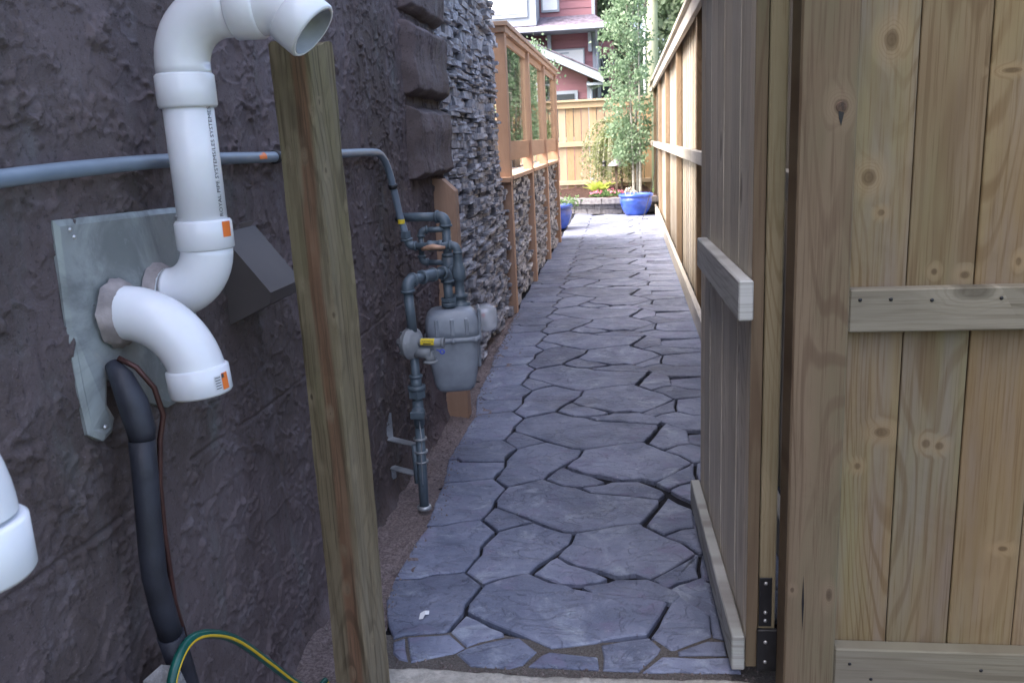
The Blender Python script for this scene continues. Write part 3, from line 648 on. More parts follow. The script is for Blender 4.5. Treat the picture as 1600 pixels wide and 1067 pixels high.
# ================================================================== LEFT GATE POST
lp = thing('gate_post', 'weathered greenish fence post with a reddish stripe, left of the opening', 'post', (-0.6, 1.65, 0))
c_, s_ = math.cos(R(14.3)), math.sin(R(14.3)); P1 = Vector((-0.590, 1.62)); a_ = 0.089
P0 = P1 + Vector((-c_, s_)) * a_; P2 = P1 + Vector((s_, c_)) * a_; P3 = P0 + Vector((s_, c_)) * a_
m = MB(); nz = 60
ring = []
for (A, B) in ((P0, P1), (P1, P2), (P2, P3), (P3, P0)):
    for t in (0.03, .12, .25, .4, .55, .7, .85, .94): ring.append(A.lerp(B, t))
nr_ = len(ring); vs = []
for k in range(nz + 1):
    z = -0.05 + (1.45 + 0.05) * k / nz
    for i, p in enumerate(ring):
        j = 0.0012 * math.sin(z * 13 + i * 1.7) + rng.normal(0, .0004)
        cpt = (P0 + P2) / 2; d = (p - cpt).normalized()
        tx = 0.004 * math.sin(z * 2.2)
        zz = z
        if k == nz: zz = z + 0.006 * math.sin(i)
        vs.append((p.x + d.x * j + tx, p.y + d.y * j, zz))
fs = [(k * nr_ + i, k * nr_ + (i + 1) % nr_, (k + 1) * nr_ + (i + 1) % nr_, (k + 1) * nr_ + i) for k in range(nz) for i in range(nr_)]
fs.append(tuple(nz * nr_ + i for i in range(nr_)))
m.add(vs, fs); m.build('timber', M['post_l'], lp)

# ================================================================== RIGHT GATE POST AND PANEL
rp = thing('gate_post', 'square brown timber gate post with a dark knot, right of the opening', 'post', (0.37, 1.72, 0))
m = MB(); m.box(0.317, 0.4215, 1.70, 1.795, -0.05, 1.98, bev=.004); m.build('timber', M['post_r'], rp)
# knot and drying crack
m = MB()
for a in range(10):
    pass
m.lathe([(0.0, 0.0004), (0.005, 0.0006), (0.0065, 0.0001), (0.0078, 0.0006), (0.0095, 0.0002), (0.0105, -.001)], (0.392, 1.6995, 1.283), (0, -1, 0), 18)
kn = m.build('knot', plain('knot_dark', (0.085, 0.05, 0.03), 0.7, var=0.5, sc=90, bump=0.6), rp)
m = MB(); m.add([(0.352, 1.6992, 0.335), (0.355, 1.6985, 0.27), (0.3535, 1.6992, 0.205), (0.3500, 1.6992, 0.27)], [(0, 1, 2, 3)]); m.build('crack', M['hinge'], rp)
m = MB(); m.add([(0.387, 1.6992, 1.276), (0.397, 1.6985, 1.272), (0.3925, 1.6992, 1.248), (0.388, 1.6992, 1.262)], [(0, 1, 2, 3)]); m.build('crack', M['hinge'], rp)

fp = thing('fence_panel', 'tan board fence panel right of the gate, with a grey middle rail', 'fence', (0.75, 1.74, 0))
xe = [0.4145, 0.5375, 0.6625, 0.792, 0.920, 1.047, 1.175, 1.30]
for i in range(7):
    m = MB(); m.box(xe[i] + .0012, xe[i + 1] - .0012, 1.745 + .001 * (i % 2), 1.763, 0.10, 1.93, bev=.0016); m.build('board', M['panel'], fp)
for z0, z1, yy in ((0.853, 0.938, 1.709), (0.062, 0.160, 1.706), (1.72, 1.80, 1.709)):
    m = MB(); m.box(0.4235, 1.40, yy, 1.7435, z0, z1, bev=.003); m.build('rail', M['railx'], fp)
for x, z in ((0.443, 0.918), (0.50, 0.918), (0.575, 0.915), (0.70, 0.916), (0.455, 0.125), (0.50, 0.09), (0.72, 0.12)):
    m = MB(); m.lathe([(0, .0012), (.0032, .001), (.0038, 0)], (x, 1.7085 if z > .5 else 1.7055, z), (0, -1, 0), 10); m.build('nail', M['hinge'], fp)

# ================================================================== OPEN GATE
gt = thing('gate', 'open grey-brown board gate swung inward beside the path', 'gate', (0.25, 1.8, 0))
ang = math.atan2(0.195 - 0.222, 2.70 - 1.80)      # leaf plane
GM = Matrix.Translation((0.219, 1.80, 0)) @ Matrix.Rotation(-ang, 4, 'Z')
def gbox(name, mat, x0, x1, y0, y1, z0, z1, bev=.002, parent=gt):
    m = MB(); m.box(x0, x1, y0, y1, z0, z1, GM, bev); return m.build(name, mat, parent)
for z0, z1, ya, yb in ((0.868, 0.952, -0.035, 0.74), (0.036, 0.122, 0.0, 0.93), (1.72, 1.80, 0.0, 0.93)):
    gbox('rail', M['gaterail'], 0.0, 0.030, ya, yb, z0, z1, .003)
be = [-.002, .062, .186, .312, .440, .566, .692, .818, .935]
for i in range(8):
    k = i % 2
    gbox('board', M['gate'], 0.032 + .0015 * k, 0.050 + .0015 * k, be[i] + .0008, be[i + 1] - .0008, 0.05, 1.92, .002)
gbox('frame', M['gateframe'], 0.0585, 0.094, -0.004, 0.060, 0.06, 1.90, .003)
gbox('frame', M['gateframe'], 0.0585, 0.094, 0.86, 0.93, 0.06, 1.90, .003)
gbox('rail', M['gateframe'], 0.0585, 0.094, 0.062, 0.858, 1.12, 1.20, .003)
gbox('darkening_strip', M['post_r'], 0.031, 0.0555, -0.0045, -0.0022, 0.05, 1.92, 0)  # added dark strip over the board end, which caught too much light
h = gbox('hinge', M['hinge'], 0.058, 0.086, -0.0085, -0.0045, 0.155, 0.275, .001)
gbox('hinge_plate', M['hinge'], 0.054, 0.098, -0.016, -0.0045, 0.045, 0.150, .002)
for z in (0.262, 0.19, 0.17, 0.07, 0.12):
    m = MB(); m.lathe([(0, .003), (.004, .002), (.0045, 0)], GM @ Vector((0.072, -0.0088 if z > .15 else -.0163, z)), (0, -1, 0), 10); m.build('bolt', M['screw'], gt)

# ================================================================== RIGHT SIDE FENCE
sf = thing('side_fence', 'long pale board fence with brown posts along the right of the path', 'fence', (0.48, 9, 0))
y = 1.86; k = 0
while y < 16.35:
    wv = 0.138; m = MB(); m.box(0.515 + .004 * (k % 2), 0.533 + .004 * (k % 2), y + .002, y + wv - .002, 0.0, 2.09, bev=.0015); m.build('board', M['fence'], sf); y += wv; k += 1
posts = [4.0, 6.02, 8.44, 10.86, 13.28, 15.7]
for p in posts:
    m = MB(); m.box(0.462, 0.512, p, p + .089, -0.02, 2.09, bev=.003); m.build('post', M['fencepost'], sf)
ends = [1.86] + [p + .045 for p in posts] + [16.4]
for a, b in zip(ends[:-1], ends[1:]):
    for z0, z1 in ((1.055, 1.135), (1.985, 2.085), (0.0, 0.125)):
        m = MB(); m.box(0.427, 0.4605, a + .0015, b - .0015, z0, z1, bev=.003); m.build('rail', M['fencerail'], sf)
    m = MB(); m.box(0.40, 0.555, a + .001, b - .001, 2.0915, 2.125, bev=.003); m.build('cap', M['fencerail'], sf)

# ================================================================== BACK FENCE
bf = thing('back_fence', 'honey-coloured board fence across the end of the garden', 'fence', (-2, 16.6, 0))
x = -5.2; k = 0
while x < 0.42:
    m = MB(); m.box(x + .006, x + .139, 16.6 + .006 * (k % 2), 16.62 + .006 * (k % 2), 0.05, 1.90, bev=.0015); m.build('board', M['backfence'], bf); x += .145; k += 1
for z0, z1 in ((1.09, 1.18), (1.79, 1.90), (0.38, 0.46)):
    m = MB(); m.box(-5.2, 0.43, 16.56, 16.597, z0, z1, bev=.003); m.build('rail', M['backrail'], bf)
m = MB(); m.box(-5.2, 0.44, 16.52, 16.66, 1.9015, 1.94, bev=.003); m.build('cap', M['backrail'], bf)

# ================================================================== WHITE VENT PIPES
def label_patch(c, axis, rad, a0, a1, h0, h1, mat, name, parent, ref, n=8, off=.0006):
    ax = Vector(axis).normalized(); r0 = Vector(ref); r0 = (r0 - ax * r0.dot(ax)).normalized(); r1 = ax.cross(r0); c = Vector(c)
    vs = []
    for i in range(n + 1):
        t = R(a0 + (a1 - a0) * i / n); d = r0 * math.cos(t) + r1 * math.sin(t)
        vs += [c + ax * h0 + d * (rad + off), c + ax * h1 + d * (rad + off)]
    m = MB(); m.add(vs, [(2 * i, 2 * i + 1, 2 * i + 3, 2 * i + 2) for i in range(n)], True)
    return m.build(name, mat, parent, False)
def hub(c, axis, r, L, name, parent, lip=.003, inner=None, open_end=False):
    """coupling ring with a chamfered lip; open_end leaves a real hollow mouth"""
    pr = [(r - .008, 0), (r, .0), (r + lip, .003), (r + lip, L - .004), (r + lip - .003, L)]
    if open_end: pr += [(r - .004, L), (r - .006, L - .06)]
    else: pr += [(r - .006, L + .0005)]
    m = MB(); m.lathe(pr, c, axis, 48); o = m.build(name, M['pvc'], parent)
    return o
X1 = Vector((1, 0, 0)); Z1 = Vector((0, 0, 1))

# tall pipe that rises and turns over the post
vt = thing('vent_pipe', 'tall white PVC vent pipe rising from the metal plate and hooking over the post', 'pipe', (-0.80, 1.447, 1.1))
yy = 1.447; r = 0.0445; vx = -0.7505
path_ = [(-0.875, yy, 1.010), (-0.83, yy, 1.010)] + arc((-0.832, yy, 1.092), 0.082, R(-90), R(0), X1, Z1, 12)
m = MB(); m.tube(path_, r + .001, 36); m.build('elbow', M['pvc'], vt)
m = MB(); m.tube([(vx, yy, 1.085), (vx, yy, 1.40)], r - .002, 40); pipe_part = m.build('pipe', M['pvc'], vt)
hub((vx, yy, 1.088), Z1, r + .002, .052, 'coupling', vt)
hub((vx, yy, 1.388), -Z1, r + .002, .056, 'coupling', vt)
cx = vx + 0.085; top = 1.388 + 0.0
path_ = [(vx, yy, 1.385)] + [Vector((vx, yy, 1.400))] + arc((cx, yy, 1.402), 0.085, R(180), R(90), X1, Z1, 14)
path_ += [(cx + .03, yy, 1.4875)]
m = MB(); m.tube(path_, r + .001, 40); m.build('elbow', M['pvc'], vt)
# second fitting: short socket then 45 degree turn, mouth facing down and right
sx = cx + 0.03
hub((sx - .012, yy, 1.4875), X1, r + .004, .05, 'coupling', vt)
p_ = [(sx + .036, yy, 1.4875), (sx + .048, yy, 1.4875)]
a45 = arc((sx + .048, yy, 1.4275), 0.06, R(90), R(48), X1, Z1, 7)
p_ += a45[1:]
m = MB(); m.tube(p_, r + .003, 40, caps=False); m.build('elbow', M['pvc'], vt)
e = a45[-1]; dr = Vector((math.cos(R(-42)), 0, math.sin(R(-42))))
hub(e - dr * .004, dr, r + .004, .050, 'mouth', vt, open_end=True)
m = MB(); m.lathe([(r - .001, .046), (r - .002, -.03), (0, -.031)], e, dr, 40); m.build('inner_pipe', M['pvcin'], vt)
# orange sticker
label_patch((vx, yy, 1.088), Z1, r + .005, -58, -30, .026, .050, M['orange'], 'label', vt, (0.98, -0.2, 0)) if False else None
view = Vector((0 - vx, 0 - yy, 0)).normalized(); side = Z1.cross(view)      # side: image right
label_patch((vx, yy, 1.088), Z1, r + .005, 38, 62, .022, .049, M['orange'], 'label', vt, view)

# small raised letters printed up the pipe
def pipe_print(txt, c, axis_h0, height, rad, ang, size, parent):
    cu = bpy.data.curves.new('print', 'FONT'); cu.body = txt; cu.size = size; cu.resolution_u = 2
    ob = bpy.data.objects.new('print', cu); COL.objects.link(ob)
    bpy.context.view_layer.update()
    me = bpy.data.meshes.new_from_object(ob.evaluated_get(bpy.context.evaluated_depsgraph_get())); bpy.data.objects.remove(ob); bpy.data.curves.remove(cu)
    xs = [v.co.x for v in me.vertices]; L = max(xs) - min(xs); k = height / L
    for v in me.vertices:
        zz = axis_h0 + (v.co.x - min(xs)) * k
        t = R(ang) - (v.co.y - size * .35) / rad
        d = view * math.cos(t) + side * math.sin(t)
        v.co = Vector((c[0], c[1], zz)) + d * (rad + .0005)
    me.materials.append(M['print']); return link('printed_line', me, parent)
pipe_print('ROYAL PIPE SYSTEMS/LES SYSTEMES', (vx, yy), 1.146, 0.186, r - .002, 49, 0.0125, vt)

# short elbow pointing down
ve = thing('vent_elbow', 'short white PVC elbow coming out of the metal plate and pointing down', 'pipe', (-0.8, 1.313, 1.0))
yy = 1.313
cz = 1.0; R0 = 0.118; ex = -0.842
path_ = [(-0.873, yy, cz), (ex, yy, cz)] + arc((ex, yy, cz - R0), R0, R(90), R(6), X1, Z1, 16)[1:]
m = MB(); m.tube(path_, r + .0015, 40, caps=False); m.build('elbow', M['pvc'], ve)
e = Vector(path_[-1]); dr = Vector((math.sin(R(4)), 0, -math.cos(R(4)))).normalized()
hub(e - dr * .012, dr, r + .003, .048, 'mouth', ve, lip=.004, open_end=True)
hub((-0.873, yy, cz), X1, r + .001, .034, 'coupling', ve, lip=.002)
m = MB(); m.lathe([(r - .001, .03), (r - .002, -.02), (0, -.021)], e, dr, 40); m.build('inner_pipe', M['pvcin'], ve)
vw = Vector((-e.x, -e.y, 0)).normalized()
label_patch(e - dr * .012, -dr, r + .0075, 42, 58, -.040, -.012, M['orange'], 'label', ve, vw)
lb = label_patch(e - dr * .012, -dr, r + .0075, 26, 40, -.038, -.014, M['pale_label'], 'label', ve, vw)
for i in range(5):
    label_patch(e - dr * .012, -dr, r + .0079, 27.5, 38.5, -.036 + .0045 * i, -.0345 + .0045 * i, M['print'], 'print_line', ve, vw, 5)
label_patch(e - dr * .012, -dr, r + .0079, 42, 48, -.020, -.013, M['print'], 'print_block', ve, vw, 4)

# nearest elbow, cut by the left edge of the photograph
vn = thing('vent_elbow', 'large white PVC elbow cut off at the lower left edge of the picture', 'pipe', (-0.66, 0.66, 0.95))
ec = Vector((-0.552, 0.585, 0.955)); R1 = 0.11
path_ = [(-0.873, ec.y, ec.z + R1 + .012), (ec.x - R1, ec.y, ec.z + R1 + .012)] + arc((ec.x - R1, ec.y, ec.z + .012), R1, R(90), R(0), X1, Z1, 16)[1:]
m = MB(); m.tube(path_, r + .0015, 44, caps=False); m.build('elbow', M['pvc'], vn)
hub((ec.x, ec.y, ec.z + .010), -Z1, r + .004, .05, 'mouth', vn, lip=.004, open_end=True)
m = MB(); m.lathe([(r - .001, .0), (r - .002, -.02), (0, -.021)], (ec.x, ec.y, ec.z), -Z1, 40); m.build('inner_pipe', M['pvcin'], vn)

# ---- metal plate
pl = thing('flashing_plate', 'dull galvanised metal plate screwed to the stucco behind the white pipes', 'plate', (-0.86, 1.35, 1.0))
pts = [(1.200, 1.166), (1.545, 1.158), (1.556, 1.05), (1.580, .93), (1.572, .800), (1.50, .802), (1.42, .800), (1.335, .842), (1.292, .880), (1.262, .900), (1.246, .86), (1.262, .832), (1.250, .812), (1.222, .806), (1.196, .826), (1.192, .90), (1.196, 1.0)]
m = MB(); n_ = len(pts); xf = -0.852
def bend(y, z): return xf + (0.004 * math.sin(y * 18) + .003 * math.sin(z * 23 + 1)) - (0.010 if y < 1.21 else 0)
ins = inset([Vector(p) for p in pts], -0.0) ; inn = inset([Vector(p) for p in pts], 0.010)
vs = [(XW, p.x, p.y) for p in ins] + [(bend(p.x, p.y) - .004, p.x, p.y) for p in ins] + [(bend(p.x, p.y), p.x, p.y) for p in inn]
fs = [(i, (i + 1) % n_, n_ + (i + 1) % n_, n_ + i) for i in range(n_)] + [(n_ + i, n_ + (i + 1) % n_, 2 * n_ + (i + 1) % n_, 2 * n_ + i) for i in range(n_)] + [tuple(range(2 * n_, 3 * n_))]
m.add(vs, fs); m.build('sheet', M['galv'], pl)
for (y, z) in ((1.215, 1.15), (1.222, 1.148 - .01), (1.53, 1.142), (1.222, .83), (1.55, .82)):
    m = MB(); m.lathe([(0, .003), (.0035, .002), (.004, 0)], (bend(y, z) + .002, y, z), (1, 0, 0), 12); m.build('screw', M['screw'], pl)
for (y, z, rr) in ((1.313, 1.0, .050), (1.447, 1.010, .048)):
    m = MB(); ringp = [(rr - .006, .016), (rr + .001, .013), (rr + .006, .004), (rr + .009, -.004)]
    m.lathe(ringp, (-0.850, y, z), (1, 0, 0), 40)
    for i, v in enumerate(m.v): m.v[i] = (v[0] + rng.normal(0, .0006), v[1] + .002 * math.sin(i * 1.3), v[2] + .002 * math.cos(i * 2.1))
    m.build('caulk_ring', M['caulk'], pl)

# ---- vent hood
vh = thing('vent_hood', 'small brown-grey metal vent hood on the stucco behind the tall pipe', 'vent', (-0.8, 1.85, 1.0))
ya, yb = 1.73, 1.905
m = MB(); 
sd_ = [(-0.874, 1.085), (-0.862, 1.088), (-0.764, 0.958), (-0.771, 0.932), (-0.874, 0.885)]
m.prism(sd_, 'y', ya, yb); m.build('cover', M['hood'], vh)
m = MB(); m.box(-0.874, -0.866, ya - .012, yb + .012, .875, 1.10, bev=.001); m.build('flange', M['hood'], vh)

# ---- insulated line
il = thing('insulated_line', 'black foam-wrapped pipe running down the stucco wall from the metal plate', 'pipe', (-0.8, 1.2, 0.6))
pt = [(-0.845, 1.262, 0.925), (-0.825, 1.252, 0.905), (-0.806, 1.244, 0.862), (-0.800, 1.246, 0.815), (-0.800, 1.243, 0.797)]
m = MB(); m.tube(pt, [.012, .019, .024, .023, .020], 18); m.build('foam_sleeve', M['foam'], il)
pt = [(-0.800, 1.243, 0.800), (-0.80, 1.237, 0.74), (-0.80, 1.229, 0.679), (-0.80, 1.222, 0.61), (-0.80, 1.219, 0.568), (-0.80, 1.228, 0.50), (-0.80, 1.240, 0.440)]
m = MB(); m.tube(pt, [.0215, .021, .0205, .021, .0205, .021, .0205], 18); m.build('foam_sleeve', M['foam'], il)
pt = [(-0.80, 1.239, 0.446), (-0.80, 1.254, 0.38), (-0.80, 1.27, 0.30), (-0.80, 1.28, 0.0)]
m = MB(); m.tube(pt, [.023, .022, .021, .021], 18); m.build('foam_sleeve', M['foam'], il)
pt = [(-0.832, 1.262, 0.935), (-0.805, 1.266, 0.918), (-0.785, 1.276, 0.88), (-0.780, 1.283, 0.83), (-0.786, 1.272, 0.79), (-0.79, 1.259, 0.72), (-0.79, 1.250, 0.62), (-0.79, 1.250, 0.5), (-0.79, 1.266, 0.42)]
m = MB(); m.tube(pt, .0048, 10); m.build('copper_tube', M['copper'], il)

# ---- garden hose
gh = thing('garden_hose', 'green garden hose with a yellow stripe arching up at the foot of the stucco wall', 'hose', (-0.76, 1.3, 0.3))
ctl = [(-0.76, 1.06, 0.0), (-0.76, 1.115, 0.26), (-0.76, 1.149, 0.385), (-0.76, 1.182, 0.430), (-0.76, 1.232, 0.441), (-0.76, 1.301, 0.409), (-0.76, 1.387, 0.341), (-0.76, 1.504, 0.214), (-0.755, 1.612, 0.09), (-0.75, 1.70, 0.015), (-0.74, 1.74, 0.01)]
def smooth(ct, n=8):
    P = [Vector(p) for p in ct]; out = []
    for i in range(len(P) - 1):
        a, b, c, d = P[max(i - 1, 0)], P[i], P[i + 1], P[min(i + 2, len(P) - 1)]
        for k in range(n):
            t = k / n; out.append(0.5 * ((2 * b) + (c - a) * t + (2 * a - 5 * b + 4 * c - d) * t * t + (3 * b - a - 3 * c + d) * t ** 3))
    return out + [P[-1]]
hp = smooth(ctl); m = MB(); m.tube(hp, .0082, 16); m.build('tube', M['hose_g'], gh)
m = MB(); m.tube([p + Vector((.0062, 0.000, -0.0030)) for p in hp[10:]], .0030, 8); m.build('stripe', M['hose_y'], gh)

# ---- broken concrete lumps
def lump(name, c, s, h, seed, label):
    bm = bmesh.new(); bmesh.ops.create_icosphere(bm, subdivisions=2, radius=1); rr = np.random.default_rng(seed)
    for v in bm.verts:
        f = 1 + rr.normal(0, .10); q = v.co.copy(); q = Vector([math.copysign(abs(t) ** .55, t) for t in q])
        v.co = Vector((c[0] + q.x * s[0] * f, c[1] + q.y * s[1] * f, h / 2 + q.z * h / 2 * (1 + rr.normal(0, .04)) ))
    me = bpy.data.meshes.new(name); bm.to_mesh(me); bm.free(); me.materials.append(M['rock']); o = bpy.data.objects.new(name, me); COL.objects.link(o)
    return tag(o, label, 'rock')
lump('concrete_lump', (-0.742, 1.045, 0), (.034, .040), .468, 3, 'pale broken concrete lump left of the hose at the bottom edge')
lump('concrete_lump', (-0.79, 1.185, 0), (.032, .040), .428, 5, 'pale pointed concrete lump behind the green hose')

# ---- paper scrap
m = MB(); c0 = Vector((-0.57, 2.05)); pp = [(-.010, -.022), (.002, -.024), (.004, -.008), (.012, .004), (.010, .018), (.0, .012), (-.006, .020), (-.012, .004)]
m.add([(c0.x + a, c0.y + b, .004 + .003 * ((i * 7) % 3)) for i, (a, b) in enumerate(pp)] + [(c0.x + a, c0.y + b, .0035 + .003 * ((i * 7) % 3)) for i, (a, b) in enumerate(pp)], [tuple(range(8)), tuple(range(8, 16))[::-1]] + [(i, (i + 1) % 8, 8 + (i + 1) % 8, 8 + i) for i in range(8)])
tag(m.build('paper_scrap', M['paper']), 'tiny torn scrap of white paper on the paving', 'litter')

# ================================================================== GAS PIPE AND METER
gp = thing('gas_pipe', 'long blue-grey gas pipe running level along the stucco wall', 'pipe', (-0.84, 2, 1.236))
ctl = [(-0.84, 0.30, 1.224), (-0.84, 0.9, 1.228), (-0.84, 1.25, 1.240), (-0.84, 1.55, 1.245), (-0.842, 2.0, 1.240), (-0.842, 2.5, 1.238), (-0.842, 2.82, 1.236), (-0.842, 2.93, 1.225), (-0.840, 3.00, 1.18), (-0.835, 3.04, 1.10), (-0.824, 3.06, 1.0), (-0.812, 3.065, 0.945)]
m = MB(); m.tube(smooth(ctl, 6), .0128, 20); m.build('pipe', M['conduit'], gp)
for p, d in (((-0.842, 2.02, 1.2395), (0, 1, 0)), ((-0.836, 3.035, 1.112), (0.05, .3, -1)), ((-0.841, 0.75, 1.2265), (0, 1, 0))):
    m = MB(); m.lathe([(.0125, -.008), (.0165, -.007), (.0165, .007), (.0125, .008)], p, d, 20)
    m.box(-0.872, p[0] - .01, p[1] - .007, p[1] + .007, p[2] - .006, p[2] + .006, bev=.001) if d[1] == 1 else None
    m.build('clamp', M['black'], gp)
label_patch((-0.842, 1.90, 1.240), (0, 1, 0), .0128, -60, 20, 0, .042, M['orange'], 'label', gp, (1, 0, 0.1))
label_patch((-0.8215, 3.060, .988), (0, 0, 1), .0130, -70, 70, -.012, .004, M['yellow'], 'label', gp, (0.25, -1, 0))

gm = thing('gas_meter', 'grey gas meter with its pipes and round regulator beside the path', 'gas meter', (-0.65, 3.0, 0))
def se(a, b, e=4.5, n=40):
    out = []
    for i in range(n):
        t = 2 * math.pi * i / n; c, s = math.cos(t), math.sin(t)
        out.append((a * math.copysign(abs(c) ** (2 / e), c), b * math.copysign(abs(s) ** (2 / e), s)))
    return out
def loft(m, secs, cx, cy, e=4.5, n=40):
    vs = []
    for (z, a, b, *off) in secs:
        ox, oy = off if off else (0, 0); vs += [(cx + ox + x, cy + oy + y, z) for x, y in se(a, b, e, n)]
    k = len(secs); fs = [(i * n + j, i * n + (j + 1) % n, (i + 1) * n + (j + 1) % n, (i + 1) * n + j) for i in range(k - 1) for j in range(n)]
    fs += [tuple(range(n))[::-1], tuple((k - 1) * n + j for j in range(n))]
    return m.add(vs, fs, True)
mx, my = -0.645, 3.0
MR = Matrix.Translation((mx, my, 0)) @ Matrix.Rotation(R(12), 4, 'Z') @ Matrix.Translation((-mx, -my, 0))
def mloc(m):
    m.v = [tuple(MR @ Vector(v)) for v in m.v]; return m
m = MB(); loft(m, [(.366, .045, .034), (.369, .060, .048), (.380, .070, .058), (.40, .077, .064), (.47, .089, .073), (.555, .097, .079), (.558, .097, .079)], mx, my); mloc(m).build('lower_case', M['meter'], gm)
m = MB(); loft(m, [(.558, .098, .080), (.560, .1045, .086), (.566, .1055, .087), (.572, .1045, .086), (.576, .098, .080)], mx, my)
for dx in (-.08, 0.0, .08):
    m.lathe([(0, .0), (.009, .0), (.009, .012), (0, .013)], (mx + dx, my - .080, .566), (0, -1, 0), 12)
mloc(m).build('flange', M['meter'], gm)
m = MB(); loft(m, [(.574, .098, .080), (.60, .098, .080), (.634, .096, .078), (.654, .088, .071), (.668, .074, .058), (.673, .060, .046), (.674, .02, .01)], mx, my); mloc(m).build('upper_case', M['meter'], gm)
m = MB()
for dx in (-.055, .0, .052):        # pressed ribs
    m.box(mx + dx - .007, mx + dx + .007, my - .0835, my - .07, .582, .645, bev=.003)
mloc(m).build('rib', M['meter'], gm)
m = MB(); m.box(mx + .094, mx + .104, my - .052, my + .052, .565, .672, bev=.004); m.box(mx + .085, mx + .099, my - .03, my + .03, .45, .56, bev=.006); mloc(m).build('index_plate', M['meter'], gm)
m = MB(); loft(m, [(.0, .044, .044), (.034, .044, .044), (.056, .036, .036), (.062, .026, .026)], 0, 0, 4, 28)
IX = Matrix.Translation((mx + .104, my, .628)) @ Matrix.Rotation(R(90), 4, 'Y') @ Matrix.Diagonal((1.12, 1, 1, 1))
m.v = [tuple(MR @ (IX @ Vector(v))) for v in m.v]; idx = m.build('index_cover', M['clear'], gm)
m = MB(); m.box(mx + .105, mx + .135, my - .030, my + .030, .603, .655, bev=.003); mloc(m).build('index', M['pale_label'], gm)
m = MB(); m.box(mx + .108, mx + .128, my - .0335, my - .0305, .607, .613, bev=0); m.box(mx + .108, mx + .128, my - .0335, my - .0305, .62, .624, bev=0); mloc(m).build('dial_line', M['print'], gm)
m = MB(); m.sphere((mx + .115, my - .034, .642), .006, seg=10); mloc(m).build('red_dot', M['red'], gm)

def ring(m, c, d, r, w=.010, k=1.36):
    m.lathe([(r, -w / 2), (r * k, -w / 2), (r * k, w / 2), (r, w / 2)], c, d, 24)
def hexnut(m, c, d, r, w):
    m.lathe([(r, -w / 2), (r * 1.5, -w / 2 + .001), (r * 1.5, w / 2 - .001), (r, w / 2)], c, d, 6, smooth=False)
def piping(corners, r, name='pipe', ends=True):
    """straight pipes with a cast elbow at each inner corner"""
    P = [Vector(p) for p in corners]; k = 2.0
    m = MB(); el = []
    for i in range(len(P) - 1):
        d = (P[i + 1] - P[i]).normalized(); a = P[i] + (d * r * k if i else d * 0); b = P[i + 1] - (d * r * k if i < len(P) - 2 else d * 0)
        m = MB(); m.tube([a, b], r, 20); m.build(name, M['pipe'], gm)
    for i in range(1, len(P) - 1):
        d1 = (P[i] - P[i - 1]).normalized(); d2 = (P[i + 1] - P[i]).normalized(); e = MB()
        a = P[i] - d1 * r * k; b = P[i] + d2 * r * k; pts = []
        for j in range(11):
            t = j / 10; pts.append(a * (1 - t) ** 2 + P[i] * 2 * t * (1 - t) + b * t * t)
        e.tube(pts, r * 1.27, 24)
        ring(e, a, d1, r * 1.05, .008, 1.42); ring(e, b, d2, r * 1.05, .008, 1.42)
        e.build('elbow', M['pipe'], gm)
rx, ry = -0.729, 2.75
piping([(rx, ry, .64), (rx - .006, ry, .812), (-0.690, 2.865, .812), (-0.648, 2.985, .805), (-0.648, 2.985, .672)], .0165)
m = MB(); ring(m, (-0.648, 2.985, .688), Z1, .018, .016, 1.5); hexnut(m, (-0.648, 2.985, .705), Z1, .020, .014); m.build('union', M['pipe'], gm)
# outlet side
ox, oy = -0.617, 3.045
m = MB(); m.lathe([(.036, .672), (.036, .682), (.024, .684), (.022, .70), (.030, .702), (.030, .714), (.0175, .716), (.0175, .765), (.024, .768), (.026, .785), (.024, .81), (.018, .825), (.0165, .84), (.0165, .875)], (ox, oy, 0), Z1, 24); m.build('outlet_riser', M['pipe'], gm)
piping([(ox, oy, .84), (ox, oy, .892), (-0.80, 3.065, .892), (-0.808, 3.065, .945)], .0125)
m = MB(); m.lathe([(.0185, -.028), (.0205, -.026), (.0205, -.014), (.0185, -.012), (.0185, .012), (.0205, .014), (.0205, .026), (.0185, .028)], (-0.700, 3.055, .892), X1, 20); m.lathe([(.009, 0), (.009, .030)], (-0.700, 3.055, .892), (0, -1, 0), 12); m.build('valve', M['pipe'], gm)
m = MB(); m.tube([(-0.742, 3.02, .884), (-0.722, 3.016, .890), (-0.700, 3.014, .893), (-0.678, 3.016, .890), (-0.656, 3.02, .888)], [.006, .009, .011, .009, .006], 10); m.build('valve_handle', M['brass'], gm)
m = MB(); hexnut(m, (-0.810, 3.065, .935), Z1, .0135, .026); ring(m, (-0.811, 3.065, .915), Z1, .014, .008); m.build('union', M['pipe'], gm)
# large upper loop with its small bypass
piping([(-0.87, 3.17, .990), (-0.672, 3.13, .990), (-0.672, 3.13, .80)], .0165)
m = MB(); ring(m, (-0.672, 3.13, .845), Z1, .0165, .018); m.tube([(-0.672, 3.13, .84), (-0.672, 3.13, .73)], .024, 20); m.tube([(-0.672, 3.13, .785), (-0.63, 3.07, .785)], .0225, 20); ring(m, (-0.648, 3.095, .785), (0.6, -.8, 0), .0225, .012, 1.2); m.build('tee', M['pipe'], gm)
piping([(-0.672, 3.125, .945), (-0.762, 3.105, .945), (-0.765, 3.10, .828), (-0.678, 3.125, .818)], .0105)
